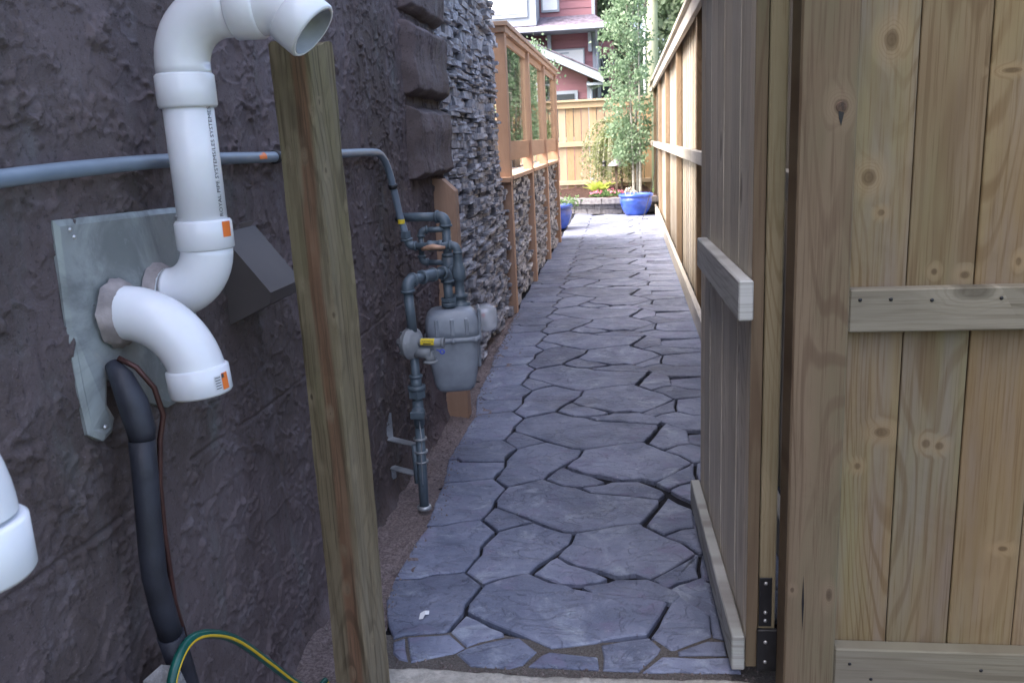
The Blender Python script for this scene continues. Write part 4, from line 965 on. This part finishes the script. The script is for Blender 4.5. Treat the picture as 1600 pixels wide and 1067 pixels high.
# regulator
ax = Vector((1, -0.35, 0)).normalized(); rc = Vector((-0.735, 2.75, .600))
m = MB(); m.lathe([(0.0, -.058), (.012, -.056), (.018, -.045), (.030, -.034), (.036, -.020), (.050, -.018), (.053, -.010), (.053, -.003), (.056, -.002), (.056, .004), (.053, .005), (.052, .014), (.040, .022), (.030, .03), (.020, .036), (0, .037)], rc, ax, 36); m.build('diaphragm_case', M['regulator'], gm)
m = MB()
for i in range(8):
    t = i * math.pi / 4 + .2; u2 = ax.cross(Z1); q = rc + (u2 * math.cos(t) + Z1 * math.sin(t)) * .049
    m.lathe([(0, -.024), (.0045, -.024), (.0045, .012), (0, .012)], q, ax, 8)
m.build('case_bolt', M['regulator'], gm)
m = MB(); tc = rc + Vector((.02, -.012, .006)); m.tube([tc, tc + Vector((.098, -.012, 0))], .0155, 22); ring(m, tc + Vector((.094, -.012, 0)), X1, .0155, .008, 1.15); m.build('relief_tube', M['regulator'], gm)
m = MB(); m.tube([rc + Vector((.015, -.01, -.028)), rc + Vector((.072, -.014, -.028))], .021, 22); m.tube([rc + Vector((.060, -.014, -.025)), rc + Vector((.066, -.016, -.062))], .018, 22); m.lathe([(.018, 0), (.026, .002), (.026, .008), (.019, .009), (.010, -.004)], rc + Vector((.066, -.016, -.055)), -Z1, 22); m.build('vent_outlet', M['regulator'], gm)
lb = label_patch(tc, X1 * 1.0 + Vector((0, -.12, 0)), .0155, -52, 38, .020, .068, M['yellow'], 'warning_label', gm, (0, -1, .35))
def flat_print(txt, c, right, up, size, parent, mat, nudge=.0004):
    cu = bpy.data.curves.new('print', 'FONT'); cu.body = txt; cu.size = size; cu.align_x = 'CENTER'; cu.align_y = 'CENTER'; cu.resolution_u = 2
    ob = bpy.data.objects.new('print', cu); COL.objects.link(ob); bpy.context.view_layer.update()
    me = bpy.data.meshes.new_from_object(ob.evaluated_get(bpy.context.evaluated_depsgraph_get())); bpy.data.objects.remove(ob); bpy.data.curves.remove(cu)
    rt, up = Vector(right).normalized(), Vector(up).normalized(); nn = rt.cross(up)
    for v in me.vertices: v.co = Vector(c) + rt * v.co.x + up * v.co.y + nn * nudge
    me.materials.append(mat); return link('printed_word', me, parent)
pc = tc + Vector((.044, -.0215, 0))
flat_print('WARNING', pc + Vector((0, -.0005, .0085)), (1, -.12, 0), (0, .45, 1), .0085, gm, M['print'], .002)
m = MB()
for dz, L in ((-.000, .030), (-.006, .036)): m.box(pc.x - L / 2, pc.x + L / 2, pc.y - .0013, pc.y + .002, pc.z + dz - .0012, pc.z + dz + .0012, bev=0)
m.build('print_line', M['print'], gm)
m = MB(); q = tc + Vector((.094, -.03, -.026)); m.lathe([(.005, -.003), (.009, -.002), (.009, .002), (.005, .003), (.005, -.003)], q, (0, -1, .2), 14); m.tube([q + Vector((-.008, 0, .002)), q + Vector((-.02, .004, .006))], .002, 8); m.build('seal', M['blueseal'], gm)
# riser below the regulator
m = MB(); m.tube([(rx, ry, .60), (rx, ry, .30)], .0150, 20); m.build('riser', M['pipe'], gm)
m = MB(); ring(m, (rx, ry, .485), Z1, .0155, .008, 1.5); m.tube([(rx, ry, .485), (rx, ry, .43)], .019, 20); ring(m, (rx, ry, .444), Z1, .019, .016, 1.6); hexnut(m, (rx, ry, .425), Z1, .021, .03); m.build('union', M['pipe'], gm)
m = MB(); m.tube([(rx, ry, .40), (rx, ry, .31)], [.019, .019], 20); m.lathe([(.024, 0), (.024, .026), (.013, .03), (.012, .042), (0, .043)], (rx, ry - .004, .358), (0.25, -1, 0), 16); m.box(rx - .018, rx + .030, ry - .05, ry - .04, .345, .372, bev=.003); m.build('shutoff_valve', M['pipe'], gm)
m = MB(); m.tube([(rx, ry, .30), (rx + .002, ry - .025, .02)], .0165, 20); m.build('riser', M['pipe'], gm)
m = MB(); m.tube([(rx - .022, ry - .005, .24), (rx - .02, ry - .012, .10)], .010, 14); m.build('tracer_conduit', M['pipe'], gm)
m = MB(); m.tube([(rx + .006, ry - .02, .33), (rx + .010, ry - .022, .25), (rx + .004, ry - .026, .20), (rx + .006, ry - .035, .05)], .0018, 8); m.build('wire', M['screw'], gm)
for z in (.262, .215, .178):
    m = MB(); ring(m, (rx, ry - .005, z), Z1, .0175, .007, 1.35); m.build('strap', M['bracket'], gm)
m = MB(); m.lathe([(.018, 0), (.025, .002), (.025, .012), (.018, .014)], (rx + .002, ry - .025, .008), Z1, 20); m.build('foot_cap', M['bracket'], gm)
for z, up in ((.228, .095), (.118, -.045)):
    m = MB()
    pa = Vector((-0.868, 2.835, z)); pbq = Vector((-0.745, 2.765, z)); d = (pbq - pa); pd = Vector((-d.y, d.x, 0)).normalized() * .017
    m.add([pa - pd, pbq - pd, pbq + pd, pa + pd] + [p + Vector((0, 0, .004)) for p in (pa - pd, pbq - pd, pbq + pd, pa + pd)], [(0, 1, 2, 3), (4, 5, 6, 7), (0, 1, 5, 4), (1, 2, 6, 5), (2, 3, 7, 6), (3, 0, 4, 7)])
    q = Vector((.004, 0, 0)); a, b = pa - pd * 1.0, pa + pd * 1.0; e_ = Vector((0, 0, up))
    m.add([a, b, b + e_, a + e_, a + q, b + q, b + q + e_, a + q + e_], [(0, 1, 2, 3), (4, 5, 6, 7), (0, 1, 5, 4), (1, 2, 6, 5), (2, 3, 7, 6), (3, 0, 4, 7)])
    m.lathe([(0, .005), (.005, .004), (.006, .001)], pa + Vector((.004, 0, up * .5)), (1, 0, 0), 10)
    m.build('wall_bracket', M['bracket'], gm)

# ================================================================== GARDEN
# curved raised bed
def bed_xy(s):      # s in metres along the front, starting at the right fence
    ctl = [(0.43, 14.62), (0.0, 14.50), (-0.4, 14.52), (-0.8, 14.72), (-1.15, 15.10), (-1.35, 15.6), (-1.40, 16.5)]
    return ctl
bp = smooth([(a, b, 0) for a, b in bed_xy(0)], 12)
cum = [0]
for a, b in zip(bp[:-1], bp[1:]): cum.append(cum[-1] + (b - a).length)
def at(s):
    s = max(0, min(cum[-1] - 1e-4, s)); i = next(i for i in range(len(cum) - 1) if cum[i + 1] > s); t = (s - cum[i]) / (cum[i + 1] - cum[i])
    p = bp[i].lerp(bp[i + 1], t); d = (bp[i + 1] - bp[i]).normalized(); return p, Vector((-d.y, d.x, 0)) * -1      # outward
rb = thing('raised_bed', 'curved raised bed walled with grey stone blocks behind the blue pot', 'raised bed', (-0.4, 15, 0))
def block(s0, s1, z0, z1, out, depth, mat):
    m = MB(); vs = []; n = 4
    for i in range(n + 1):
        p, o = at(s0 + (s1 - s0) * i / n); j = rng.normal(0, .006)
        f = p + o * (out + j); b = p - o * depth
        vs += [(f.x, f.y, z0 + .006 + rng.normal(0, .002)), (f.x + o.x * .004, f.y + o.y * .004, (z0 + z1) / 2), (f.x - o.x * .004, f.y - o.y * .004, z1 - .004 + rng.normal(0, .002)), (b.x, b.y, z1 - .002), (b.x, b.y, z0)]
    fs = [(i * 5 + k, (i + 1) * 5 + k, (i + 1) * 5 + (k + 1) % 5, i * 5 + (k + 1) % 5) for i in range(n) for k in range(5)] + [(0, 1, 2, 3, 4), tuple(n * 5 + k for k in range(5))]
    m.add(vs, fs); m.build('stone', mat, rb)
M['bedstone'] = soil_mat('bed_stone', (0.13, 0.125, 0.135), (0.24, 0.235, 0.25), 22)
for z0, z1, out, L0, L1 in ((0.0, .085, .0, .2, .34), (.085, .17, .004, .18, .4), (.17, .265, .035, .26, .36)):
    s = -rng.uniform(0, .15)
    while s < cum[-1] - .05:
        L = rng.uniform(L0, L1); block(max(0, s) + .006, min(s + L, cum[-1]) - .006, z0 + .002, z1 - .003, out + rng.uniform(-.008, .008), .12 if z1 < .2 else .22, M['bedstone']); s += L
mp = [(p - at(c)[1] * .21) for p, c in zip(bp, cum)]
cm = Vector((-0.35, 15.6, 0)); mul = MB(); vs = []; K = 10
for k in range(K + 1):
    for i, p in enumerate(mp):
        q = p.lerp(Vector((min(.44, p.x * .6 + .0), 16.5, 0)), k / K); vs.append((q.x, q.y, .235 + .10 * (k / K) ** .7 + rng.uniform(-.012, .012)))
nn = len(mp); mul.add(vs, [(k * nn + i, k * nn + i + 1, (k + 1) * nn + i + 1, (k + 1) * nn + i) for k in range(K) for i in range(nn - 1)], True)
mo = mul.build('mulch', M['mulch'], None, False); tag(mo, 'dark brown mulch filling the raised bed', 'mulch', kind='stuff')
# pale paving slabs left of the bed
for i, (xa, xb, ya_, yb_) in enumerate([(-2.0, -1.46, 15.3, 15.9), (-2.6, -2.02, 15.3, 15.9), (-2.0, -1.46, 15.93, 16.5), (-2.6, -2.02, 15.93, 16.5)]):
    m = MB(); m.box(xa, xb - .02, ya_, yb_, -0.02, .30 + .004 * i, bev=.006)
    tag(m.build('stone_step', M['rock']), ['pale raised stone slab touching the mulch bed, front one', 'pale raised stone slab at the front, further left behind the screen', 'pale raised stone slab touching the mulch bed, against the back fence', 'pale raised stone slab against the back fence, further left'][i], 'step', 'pale slabs beside the bed')

def pot(c, label, r=.27, h=.335):
    t = thing('plant_pot', label, 'pot', (c[0], c[1], 0))
    pr = [(.0, .0), (r * .60, .0), (r * .66, .012), (r * .80, h * .22), (r * .93, h * .5), (r * .97, h * .68), (r * .93, h * .80), (r * .90, h * .835), (r * 1.0, h * .86), (r * 1.03, h * .91), (r * 1.01, h * .98), (r * .97, h), (r * .90, h * .985), (r * .87, h * .88), (0, h * .86)]
    m = MB(); m.lathe(pr, (c[0], c[1], 0.002), Z1, 40); m.build('body', M['pot'], t)
    m = MB(); m.lathe([(0, h * .93), (r * .6, h * .92), (r * .885, h * .90)], (c[0], c[1], 0.0), Z1, 24); m.build('potting_soil', M['mulch'], t)
    return t
pot((0.125, 14.08), 'glazed blue pot against the raised bed, dry curled stems in it')
pot((-1.06, 12.2), 'glazed blue pot half hidden behind the last cedar post', .28, .345)
# dry curled stems
m = MB()
for i in range(9):
    a = rng.uniform(0, 6.28); r0 = rng.uniform(.02, .16); bx, by = 0.06 + r0 * math.cos(a), 14.08 + r0 * math.sin(a); H_ = rng.uniform(.06, .15); lx = rng.uniform(-.14, .14)
    m.tube(smooth([(bx, by, .30), (bx + lx * .2, by, .30 + H_ * .8), (bx + lx * .6, by - .02, .30 + H_), (bx + lx, by - .04, .30 + H_ * .5)], 5), .006, 6)
tag(m.build('dry_stems', M['dead']), 'pale dry curled plant stems in the right blue pot', 'plant', kind='stuff')

def leaves(m, pts, size, flat=0.5, shape=None, up=0.3):
    shape = shape or [(-.5, 0), (-.15, .32), (.25, .26), (.55, 0), (.25, -.26), (-.15, -.32)]
    for p in pts:
        n = Vector((rng.normal(), rng.normal(), rng.normal() * flat + up)).normalized(); a = n.orthogonal().normalized(); a = Matrix.Rotation(rng.uniform(0, 6.28), 3, n) @ a; b = n.cross(a)
        s = size * rng.uniform(.65, 1.25); vs = [Vector(p) + (a * x + b * y) * s for x, y in shape]
        m.add(vs, [tuple(range(len(shape)))])

# columnar aspen in the bed
tr = thing('young_tree', 'slender pale-green aspen tree with white stems rising behind the blue pot', 'tree', (0.13, 15.0, 0.3))
for (a, b, hh, lean) in ((0.10, 15.0, 4.6, -.10), (0.165, 15.05, 4.2, -.05), (.21, 14.95, 3.6, .0)):
    m = MB(); m.tube(smooth([(a, b, .24), (a + lean * .2, b, 1.3), (a + lean * .6, b + .05, 2.6), (a + lean, b, hh)], 6), [.026 * (1 - .8 * i / 18) for i in range(19)], 10); m.build('trunk', M['bark'], tr)
def clumped(nc, nl, inside, spread):
    out = []
    for _ in range(nc):
        c = inside(); k = int(nl * rng.uniform(.5, 1.5))
        out += [tuple(np.array(c) + rng.normal(0, spread, 3)) for _ in range(k)]
    return out
def ins_aspen():
    z = rng.uniform(.85, 4.9); r_ = (.20 + .20 * min(1, (z - .8) / .8)) * (1.0 if z < 3.2 else 1 - .45 * (z - 3.2) / 1.7); a = rng.uniform(0, 6.28); q = r_ * math.sqrt(rng.random())
    return (0.055 - .05 * (z - 1) * .5 + q * math.cos(a), 15.0 + q * math.sin(a), z)
m = MB(); pts = clumped(330, 26, ins_aspen, .06); leaves(m, pts, .056); m.build('crown', M['aspen'], tr, False)
m = MB()
for _ in range(60):
    p = Vector(ins_aspen()); z0 = p.z - .35; m.tube([(0.1 - .05 * (z0 - 1) * .5, 15.0, z0), tuple(p)], [.006, .002], 5, caps=False)
m.build('twigs', M['barkd'], tr, False)

# weeping shrub on a stem
ws = thing('weeping_shrub', 'weeping shrub with fine arching olive branches left of the young tree', 'shrub', (-0.28, 15.9, 0.3))
m = MB(); m.tube(smooth([(-0.10, 15.9, .25), (-.12, 15.9, .7), (-.09, 15.88, 1.15), (-.14, 15.9, 1.35)], 5), .022, 10); m.build('trunk', M['barkd'], ws)
lv = []; m = MB()
for i in range(190):
    a = rng.uniform(0, 6.28); L = rng.uniform(.25, .72); dz = rng.uniform(.02, .20); dx, dy = L * math.cos(a), L * .7 * math.sin(a)
    if dx > .2: dx *= .55
    b = Vector((-.13, 15.9, 1.30 + rng.uniform(-.12, .08)))
    P = smooth([tuple(b), (b.x + dx * .45, b.y + dy * .45, b.z + dz), (b.x + dx * .85, b.y + dy * .85, b.z - .12), (b.x + dx * 1.0, b.y + dy, b.z - rng.uniform(.35, .85))], 6)
    m.tube(P, .0025, 4, caps=False)
    for p in P[3:]:
        for _ in range(7): lv.append(tuple(p + Vector(rng.normal(0, .022, 3))))
m.build('branches', M['dead'], ws, False)
m = MB(); leaves(m, lv, .034, .6); m.build('crown', M['weep'], ws, False)

# hosta, pink flowers
hs = thing('hosta', 'lime-yellow broad-leaved hosta in the mulch bed', 'plant', (-.50, 15.1, .28))
for i in range(16):
    a = i * 2.4; L = rng.uniform(.24, .36); el = rng.uniform(.7, 1.3); d = Vector((math.cos(a), math.sin(a), 0)); sdv = Vector((-d.y, d.x, 0))
    b = Vector((-.50, 15.1, .27)); vs = []
    prof = [0.02, .055, .075, .06, .0]
    for k, wd in enumerate(prof):
        t = k / 4; p = b + d * L * (t * math.cos(el) + .25 * t * t) + Z1 * (L * (t * math.sin(el) * 1.2 - .35 * t * t)); vs += [p - sdv * wd - Z1 * .0, p + Z1 * -.012, p + sdv * wd]
    m = MB(); m.add(vs, [(k * 3 + j, k * 3 + j + 1, (k + 1) * 3 + j + 1, (k + 1) * 3 + j) for k in range(4) for j in range(2)], True); m.build('leaf', M['hosta'], hs, False)
fl = thing('flowering_plant', 'low plant with pink flowers spilling over the bed wall', 'plant', (-.36, 14.8, .27))
def ins_f(): 
    a = rng.uniform(0, 6.28); q = math.sqrt(rng.random()); return (-.36 + .30 * q * math.cos(a), 14.80 + .12 * q * math.sin(a), .27 + rng.uniform(0, .10) * (1.2 - q))
m = MB(); leaves(m, [ins_f() for _ in range(1300)], .032); m.build('foliage', M['gleaf'], fl, False)
m = MB()
for _ in range(34):
    c = Vector(ins_f()) + Vector((0, -.03, .045)); leaves(m, [tuple(c + Vector(rng.normal(0, .008, 3))) for _ in range(6)], .034, .4)
o = m.build('flowers', M['flower'], fl, False); o['kind'] = 'stuff'
m = MB(); leaves(m, [tuple(Vector((-0.80, 12.3, .36)) + Vector(rng.normal(0, .05, 3))) for _ in range(160)], .03); leaves(m, [tuple(Vector((-1.06, 12.2, .37)) + Vector((rng.normal(0, .13), rng.normal(0, .13), abs(rng.normal(0, .04))))) for _ in range(500)], .03)
tag(m.build('pot_plant', M['gleaf'], None, False), 'small pale-green plant spilling from the left blue pot', 'plant')

# path lamp, hanging lantern, thin hose
la = thing('path_lamp', 'garden lamp with a wide grey cone shade on a wooden stake', 'lamp', (-.2, 15.3, .28))
m = MB(); m.lathe([(.0, .885), (.022, .88), (.035, .862), (.150, .755), (.153, .745), (.145, .748), (.03, .85), (0, .86)], (-.2, 15.3, 0), Z1, 32); m.build('shade', M['lampm'], la)
m = MB(); m.box(-.222, -.178, 15.28, 15.32, .22, .80); m.build('stake', M['barkd'], la)
ln = thing('hanging_lantern', 'little dark lantern hanging from the weeping shrub', 'lantern', (-.41, 15.55, .85))
m = MB(); m.lathe([(0, .86), (.012, .85), (.014, .835), (.045, .82), (.050, .812), (.032, .808), (.034, .755), (.042, .748), (.042, .735), (0, .733)], (-.41, 15.5, 0), Z1, 10); m.build('body', M['black'], ln)
m = MB(); m.tube([(-.41, 15.5, .86), (-.41, 15.52, .94), (-.40, 15.6, 1.02)], .003, 5); m.build('hook', M['black'], ln)
m = MB(); m.tube(smooth([(0.438, 13.2, 1.14), (0.42, 13.2, .9), (0.36, 13.2, .5), (.30, 13.25, .28), (.235, 13.25, .06), (.20, 13.2, .012), (.30, 13.15, .012)], 6), .0055, 6)
tag(m.build('thin_hose', M['black']), 'thin black tube hanging from the fence rail down to the paving', 'hose')
m = MB(); m.tube(smooth([(-.62, 15.8, .3), (-.62, 15.8, .5)], 2), .006, 6); m.lathe([(0, .05), (.03, .03), (.045, .0), (0, -.01)], (-.62, 15.8, .5), Z1, 12)
tag(m.build('garden_stake', M['rock']), 'small pale ornament on a stake in the mulch near the back fence', 'ornament')

# young tree behind the screen and climbing sprays
def leafy(name, label, cat, mat, bark, base, h, blobs, n, size, spread=.12, trunk_r=.03, group=None):
    t = thing(name, label, cat, base, group); bx, by, bz = base
    m = MB(); m.tube(smooth([(bx, by, bz), (bx + .05 * h * .2, by, bz + h * .35), (bx - .02 * h, by, bz + h * .7), (bx, by, bz + h * .95)], 6), [trunk_r * (1 - .75 * i / 18) for i in range(19)], 9); m.build('trunk', bark, t)
    def ins():
        k = rng.integers(len(blobs)); c, r = blobs[k]; v = rng.normal(0, 1, 3); v /= np.linalg.norm(v); q = rng.random() ** .45
        return (c[0] + v[0] * r[0] * q, c[1] + v[1] * r[1] * q, c[2] + v[2] * r[2] * q)
    m = MB(); 
    for c, r in blobs:
        m.tube([(bx, by, bz + h * .4), ((bx + c[0]) / 2, (by + c[1]) / 2, (bz + h * .5 + c[2]) / 2), tuple(c)], [trunk_r * .5, trunk_r * .35, trunk_r * .12], 6, caps=False)
    m.build('limbs', bark, t, False)
    m = MB(); pts = clumped(n // 22, 22, ins, spread); leaves(m, pts, size); m.build('crown', mat, t, False)
    return t
leafy('sapling', 'thin-leaved sapling growing past the end of the glass screen', 'tree', M['aspen'], M['bark'], (-1.25, 12.8, 0), 2.75, [((-1.22, 12.8, 1.5), (.16, .16, .7)), ((-1.12, 12.8, 2.2), (.2, .16, .25)), ((-1.3, 12.8, 2.4), (.22, .2, .3))], 900, .042, .07, .014)
leafy('sapling', 'leafy green bush seen through the glass panes of the screen', 'tree', M['aspen'], M['barkd'], (-2.0, 13.6, 0), 2.3, [((-2.0, 13.6, 1.4), (.45, .4, .7)), ((-2.5, 13.8, 1.3), (.45, .4, .8)), ((-1.75, 13.5, 2.0), (.25, .3, .4))], 800, .05, .08, .03)
leafy('sapling', 'yellow-green shrub seen low through the first glass pane', 'shrub', M['weep'], M['barkd'], (-1.75, 12.6, .2), 1.2, [((-1.75, 12.6, 1.15), (.25, .25, .3))], 900, .045, .05, .02)

# trees beyond the garden
bigs = [
 ('leafy tree beyond the back fence filling the gap between the red house and the pole', (-0.6, 30, 0), 9.5, [((-0.9, 30, 5.2), (1.2, 1.2, 1.1)), ((0.2, 30, 6.2), (1.3, 1.2, 1.3)), ((-.2, 30, 3.6), (1.1, 1.1, 1.2)), ((0.2, 30.5, 7.9), (1.4, 1.2, 1.2))]),
 ('broad green tree behind the utility pole above the side fence', (1.9, 27, 0), 8, [((1.5, 27, 5.0), (.9, 1.1, 1.0)), ((2.3, 27, 4.2), (1.1, 1.2, 1.3)), ((1.5, 27, 3.2), (.9, 1.0, 1.1)), ((2.4, 27, 6.0), (1.2, 1.2, 1.0)), ((1.0, 27.3, 6.4), (.8, 1, .9))]),
 ('darker tree furthest right above the side fence', (4.0, 24, 0), 8, [((3.6, 24, 4.5), (1.2, 1.2, 1.4)), ((4.6, 24, 5.0), (1.2, 1.2, 1.4)), ((3.2, 24, 2.6), (1.2, 1.2, 1.4)), ((4.2, 24, 6.4), (1.1, 1.1, 1.0))]),
 ('tree to the left behind the deck and screen', (-5.5, 19, 0), 6, [((-5.5, 19, 3.5), (1.3, 1.2, 1.6)), ((-4.4, 19, 2.6), (1.1, 1.1, 1.2)), ((-6.2, 19, 2.2), (1.2, 1.1, 1.5))]),
]
for l, b, h, bl in bigs:
    leafy('tree', l, 'tree', M['far1'], M['barkd'], b, h, bl, 13000, .17, .19, .16, 'trees beyond the garden')

# utility pole
up_ = thing('utility_pole', 'pale greenish utility pole with a conduit and cable up its left side', 'utility pole', (.62, 22, 0))
m = MB(); m.tube([(.635, 22, -.1), (.62, 22, 9.5)], [.15, .125], 24); m.build('shaft', M['pole'], up_)
m = MB(); m.tube([(.455, 21.93, -.1), (.44, 21.93, 4.0)], .028, 12); m.build('conduit', M['wsteel'], up_)
m = MB(); m.tube(smooth([(.44, 21.93, 4.0), (.43, 21.93, 4.25), (.50, 21.9, 4.6), (.52, 21.9, 9)], 5), .018, 8); m.build('cable', M['black'], up_)
m = MB(); m.box(.66, .95, 21.7, 21.84, 4.38, 4.75, bev=.01); m.build('junction_box', M['whitepane'], up_)

# ---- red house
rh = thing('red_house', 'red-sided house with grey trim and a skirt roof beyond the back fence', 'house', (-3, 24, 0))
def part(name, mat, *boxes, parent=rh, bev=0):
    m = MB()
    for b in boxes: m.box(*b, bev=bev)
    return m.build(name, mat, parent)
# horizontal siding courses as real laps
def siding(x0, x1, z0, z1, y, mat, name='siding_board', step=.20):
    z = z0; 
    while z < z1 - .01:
        zz = min(z + step, z1); m = MB(); m.add([(x0, y - .020, z), (x1, y - .020, z), (x1, y - .004, zz - .002), (x0, y - .004, zz - .002), (x0, y + .04, z), (x1, y + .04, z), (x1, y + .04, zz - .002), (x0, y + .04, zz - .002)], [(0, 1, 2, 3), (4, 7, 6, 5), (0, 4, 5, 1), (3, 2, 6, 7), (0, 3, 7, 4), (1, 5, 6, 2)]); m.build(name, mat, rh); z += step
siding(-8.0, -.86, 0.0, 4.0, 24.0, M['redside'])
siding(-2.26, -.87, 4.42, 7.4, 24.3, M['redside'])
part('wall', M['redside'], (-8.0, -.87, 24.045, 32, 0, 4.0), (-8, -.88, 24.345, 32, 4.0, 7.4))
part('corner_trim', M['greytrim'], (-.875, -.78, 23.96, 24.06, 0, 3.98)); part('corner_trim', M['greytrim'], (-.885, -.80, 24.26, 24.38, 4.42, 7.4))
# projecting bay, upper left, with its bright window
part('bay', M['greytrim'], (-8, -2.28, 23.3, 24.28, 4.13, 7.4))
fr = part('window', M['greytrim'], (-5.2, -2.50, 23.25, 23.298, 4.34, 6.2)); part('pane', M['whitepane'], (-5.1, -2.62, 23.235, 23.248, 4.44, 6.1), parent=fr)
fr = part('window', M['greytrim'], (-2.22, -1.74, 24.22, 24.278, 4.55, 6.0)); part('pane', M['whitepane'], (-2.18, -1.79, 24.205, 24.218, 4.60, 5.95), parent=fr)
# skirt roof: rows of shingles
m = MB(); rows = 7
for i in range(rows):
    t0, t1 = i / rows, (i + 1) / rows
    y0_, y1_ = 23.1 + 1.15 * t0, 23.1 + 1.15 * t1; z0_, z1_ = 4.03 + .40 * t0, 4.03 + .40 * t1; xr0, xr1 = -.42 - .42 * t0, -.42 - .42 * t1
    x_ = -8.0
    while x_ < xr0 - .02:
        xx = min(x_ + rng.uniform(.16, .30), xr0); m.add([(x_, y0_, z0_ + .012), (xx, y0_, z0_ + .012), (min(xx, xr1 + .0) , y1_, z1_), (min(x_, xr1), y1_, z1_), (x_, y0_, z0_), (xx, y0_, z0_)], [(0, 1, 2, 3), (4, 5, 1, 0)]); x_ = xx
o = m.build('shingles', M['shingle'], rh, False); o['kind'] = 'stuff'
part('roof_deck', M['greytrim'], (-8.0, -.44, 23.12, 24.24, 3.94, 3.99))
m = MB(); m.prism([(23.12, 3.99), (24.25, 3.99), (24.25, 4.40)], 'x', -.90, -.86); m.build('roof_hip', M['shingle'], rh)
m = MB(); m.add([(-.42, 23.1, 4.035), (-.42, 25.0, 4.035), (-.84, 24.25, 4.43)], [(0, 1, 2)]); m.build('roof_hip', M['shingle'], rh, False)
part('gutter', M['greytrim'], (-8.0, -.40, 23.0, 23.10, 3.93, 4.05), (-.42, -.34, 23.0, 25.5, 3.93, 4.05), bev=.01)
for bx_ in (-2.05, -.98, -3.4): part('bracket', M['greytrim'], (bx_, bx_ + .09, 23.75, 23.975, 3.45, 3.93))
fr = part('window', M['greytrim'], (-2.05, -1.09, 23.93, 23.975, 3.02, 3.56)); part('pane', M['whitepane'], (-2.0, -1.12, 23.915, 23.928, 3.07, 3.52), parent=fr); part('sash', M['greytrim'], (-1.75, -1.5, 23.905, 23.914, 3.44, 3.47), parent=fr)
m = MB(); m.tube(smooth([(-.72, 23.2, 3.95), (-.74, 23.6, 3.75), (-.75, 23.9, 3.6), (-.75, 23.92, 3.4), (-.75, 23.92, .1)], 5), .04, 10); m.build('downspout', M['greytrim'], rh)
# side wing in shadow with cables
part('side_wing', M['redside'], (-.86, -.35, 26.0, 30, 0, 3.9)); part('side_window', M['darkpane'], (-.72, -.50, 25.94, 25.995, 2.2, 3.5)); part('side_trim', M['greytrim'], (-.76, -.725, 25.93, 25.995, 2.0, 3.7))
m = MB(); m.tube(smooth([(-.60, 25.6, 3.9), (-.72, 25.6, 3.6), (-.55, 25.6, 3.0), (-.38, 25.6, 3.1), (-.35, 25.6, 3.6)], 6), .012, 6); m.build('cable', M['greytrim'], rh)
# lower gabled porch
siding(-5.0, -.95, 0.0, 2.35, 22.2, M['redside'])
m = MB(); m.prism([(-5.0, 2.35), (-.95, 2.35), (-.95, 2.72), (-1.0, 2.74), (-2.9, 3.70), (-5.0, 2.7)], 'y', 22.19, 22.24); m.build('gable', M['redside'], rh)
part('porch_wall', M['redside'], (-5.0, -.96, 22.25, 23.9, 0, 2.6))
part('corner_trim', M['greytrim'], (-.97, -.89, 22.16, 22.25, 0, 2.6))
def slope(name, mat, xa, za, xb, zb, ya_, yb_, th):
    m = MB(); m.prism([(xa, za), (xb, zb), (xb, zb - th), (xa, za - th)], 'y', ya_, yb_); return m.build(name, mat, rh)
slope('fascia', M['greytrim'], -2.95, 3.86, -.55, 2.72, 21.70, 21.76, .20); slope('porch_roof', M['shingle'], -2.95, 3.90, -.52, 2.75, 21.68, 24.0, .03); slope('soffit', M['greytrim'], -2.95, 3.68, -.56, 2.56, 21.765, 22.18, .03)
slope('fascia', M['greytrim'], -5.4, 2.75, -2.96, 3.86, 21.70, 21.76, .20); slope('porch_roof', M['shingle'], -5.4, 2.78, -2.96, 3.90, 21.68, 24.0, .03)
part('eave_return', M['greytrim'], (-.96, -.54, 21.80, 22.5, 2.48, 2.54))
fr = part('window', M['greytrim'], (-2.15, -1.20, 22.12, 22.178, 1.2, 2.40)); part('pane', M['darkpane'], (-2.07, -1.28, 22.105, 22.118, 1.28, 2.32), parent=fr)
m = MB(); m.tube(smooth([(-.62, 22.0, 2.5), (-.80, 22.05, 2.42), (-.86, 22.1, 2.3), (-.86, 22.1, .05)], 5), .038, 10); m.build('downspout', M['greytrim'], rh)
# taupe neighbour further back
nh = thing('far_house', 'taupe house wall seen between the red house and the tree tops', 'house', (0, 34, 0))
part('wall', M['taupe'], (-1.6, -.2, 34, 40, 0, 7.2), parent=nh); part('roof', M['shingle'], (-1.8, 0.0, 33.7, 40.3, 7.2, 7.4), parent=nh)
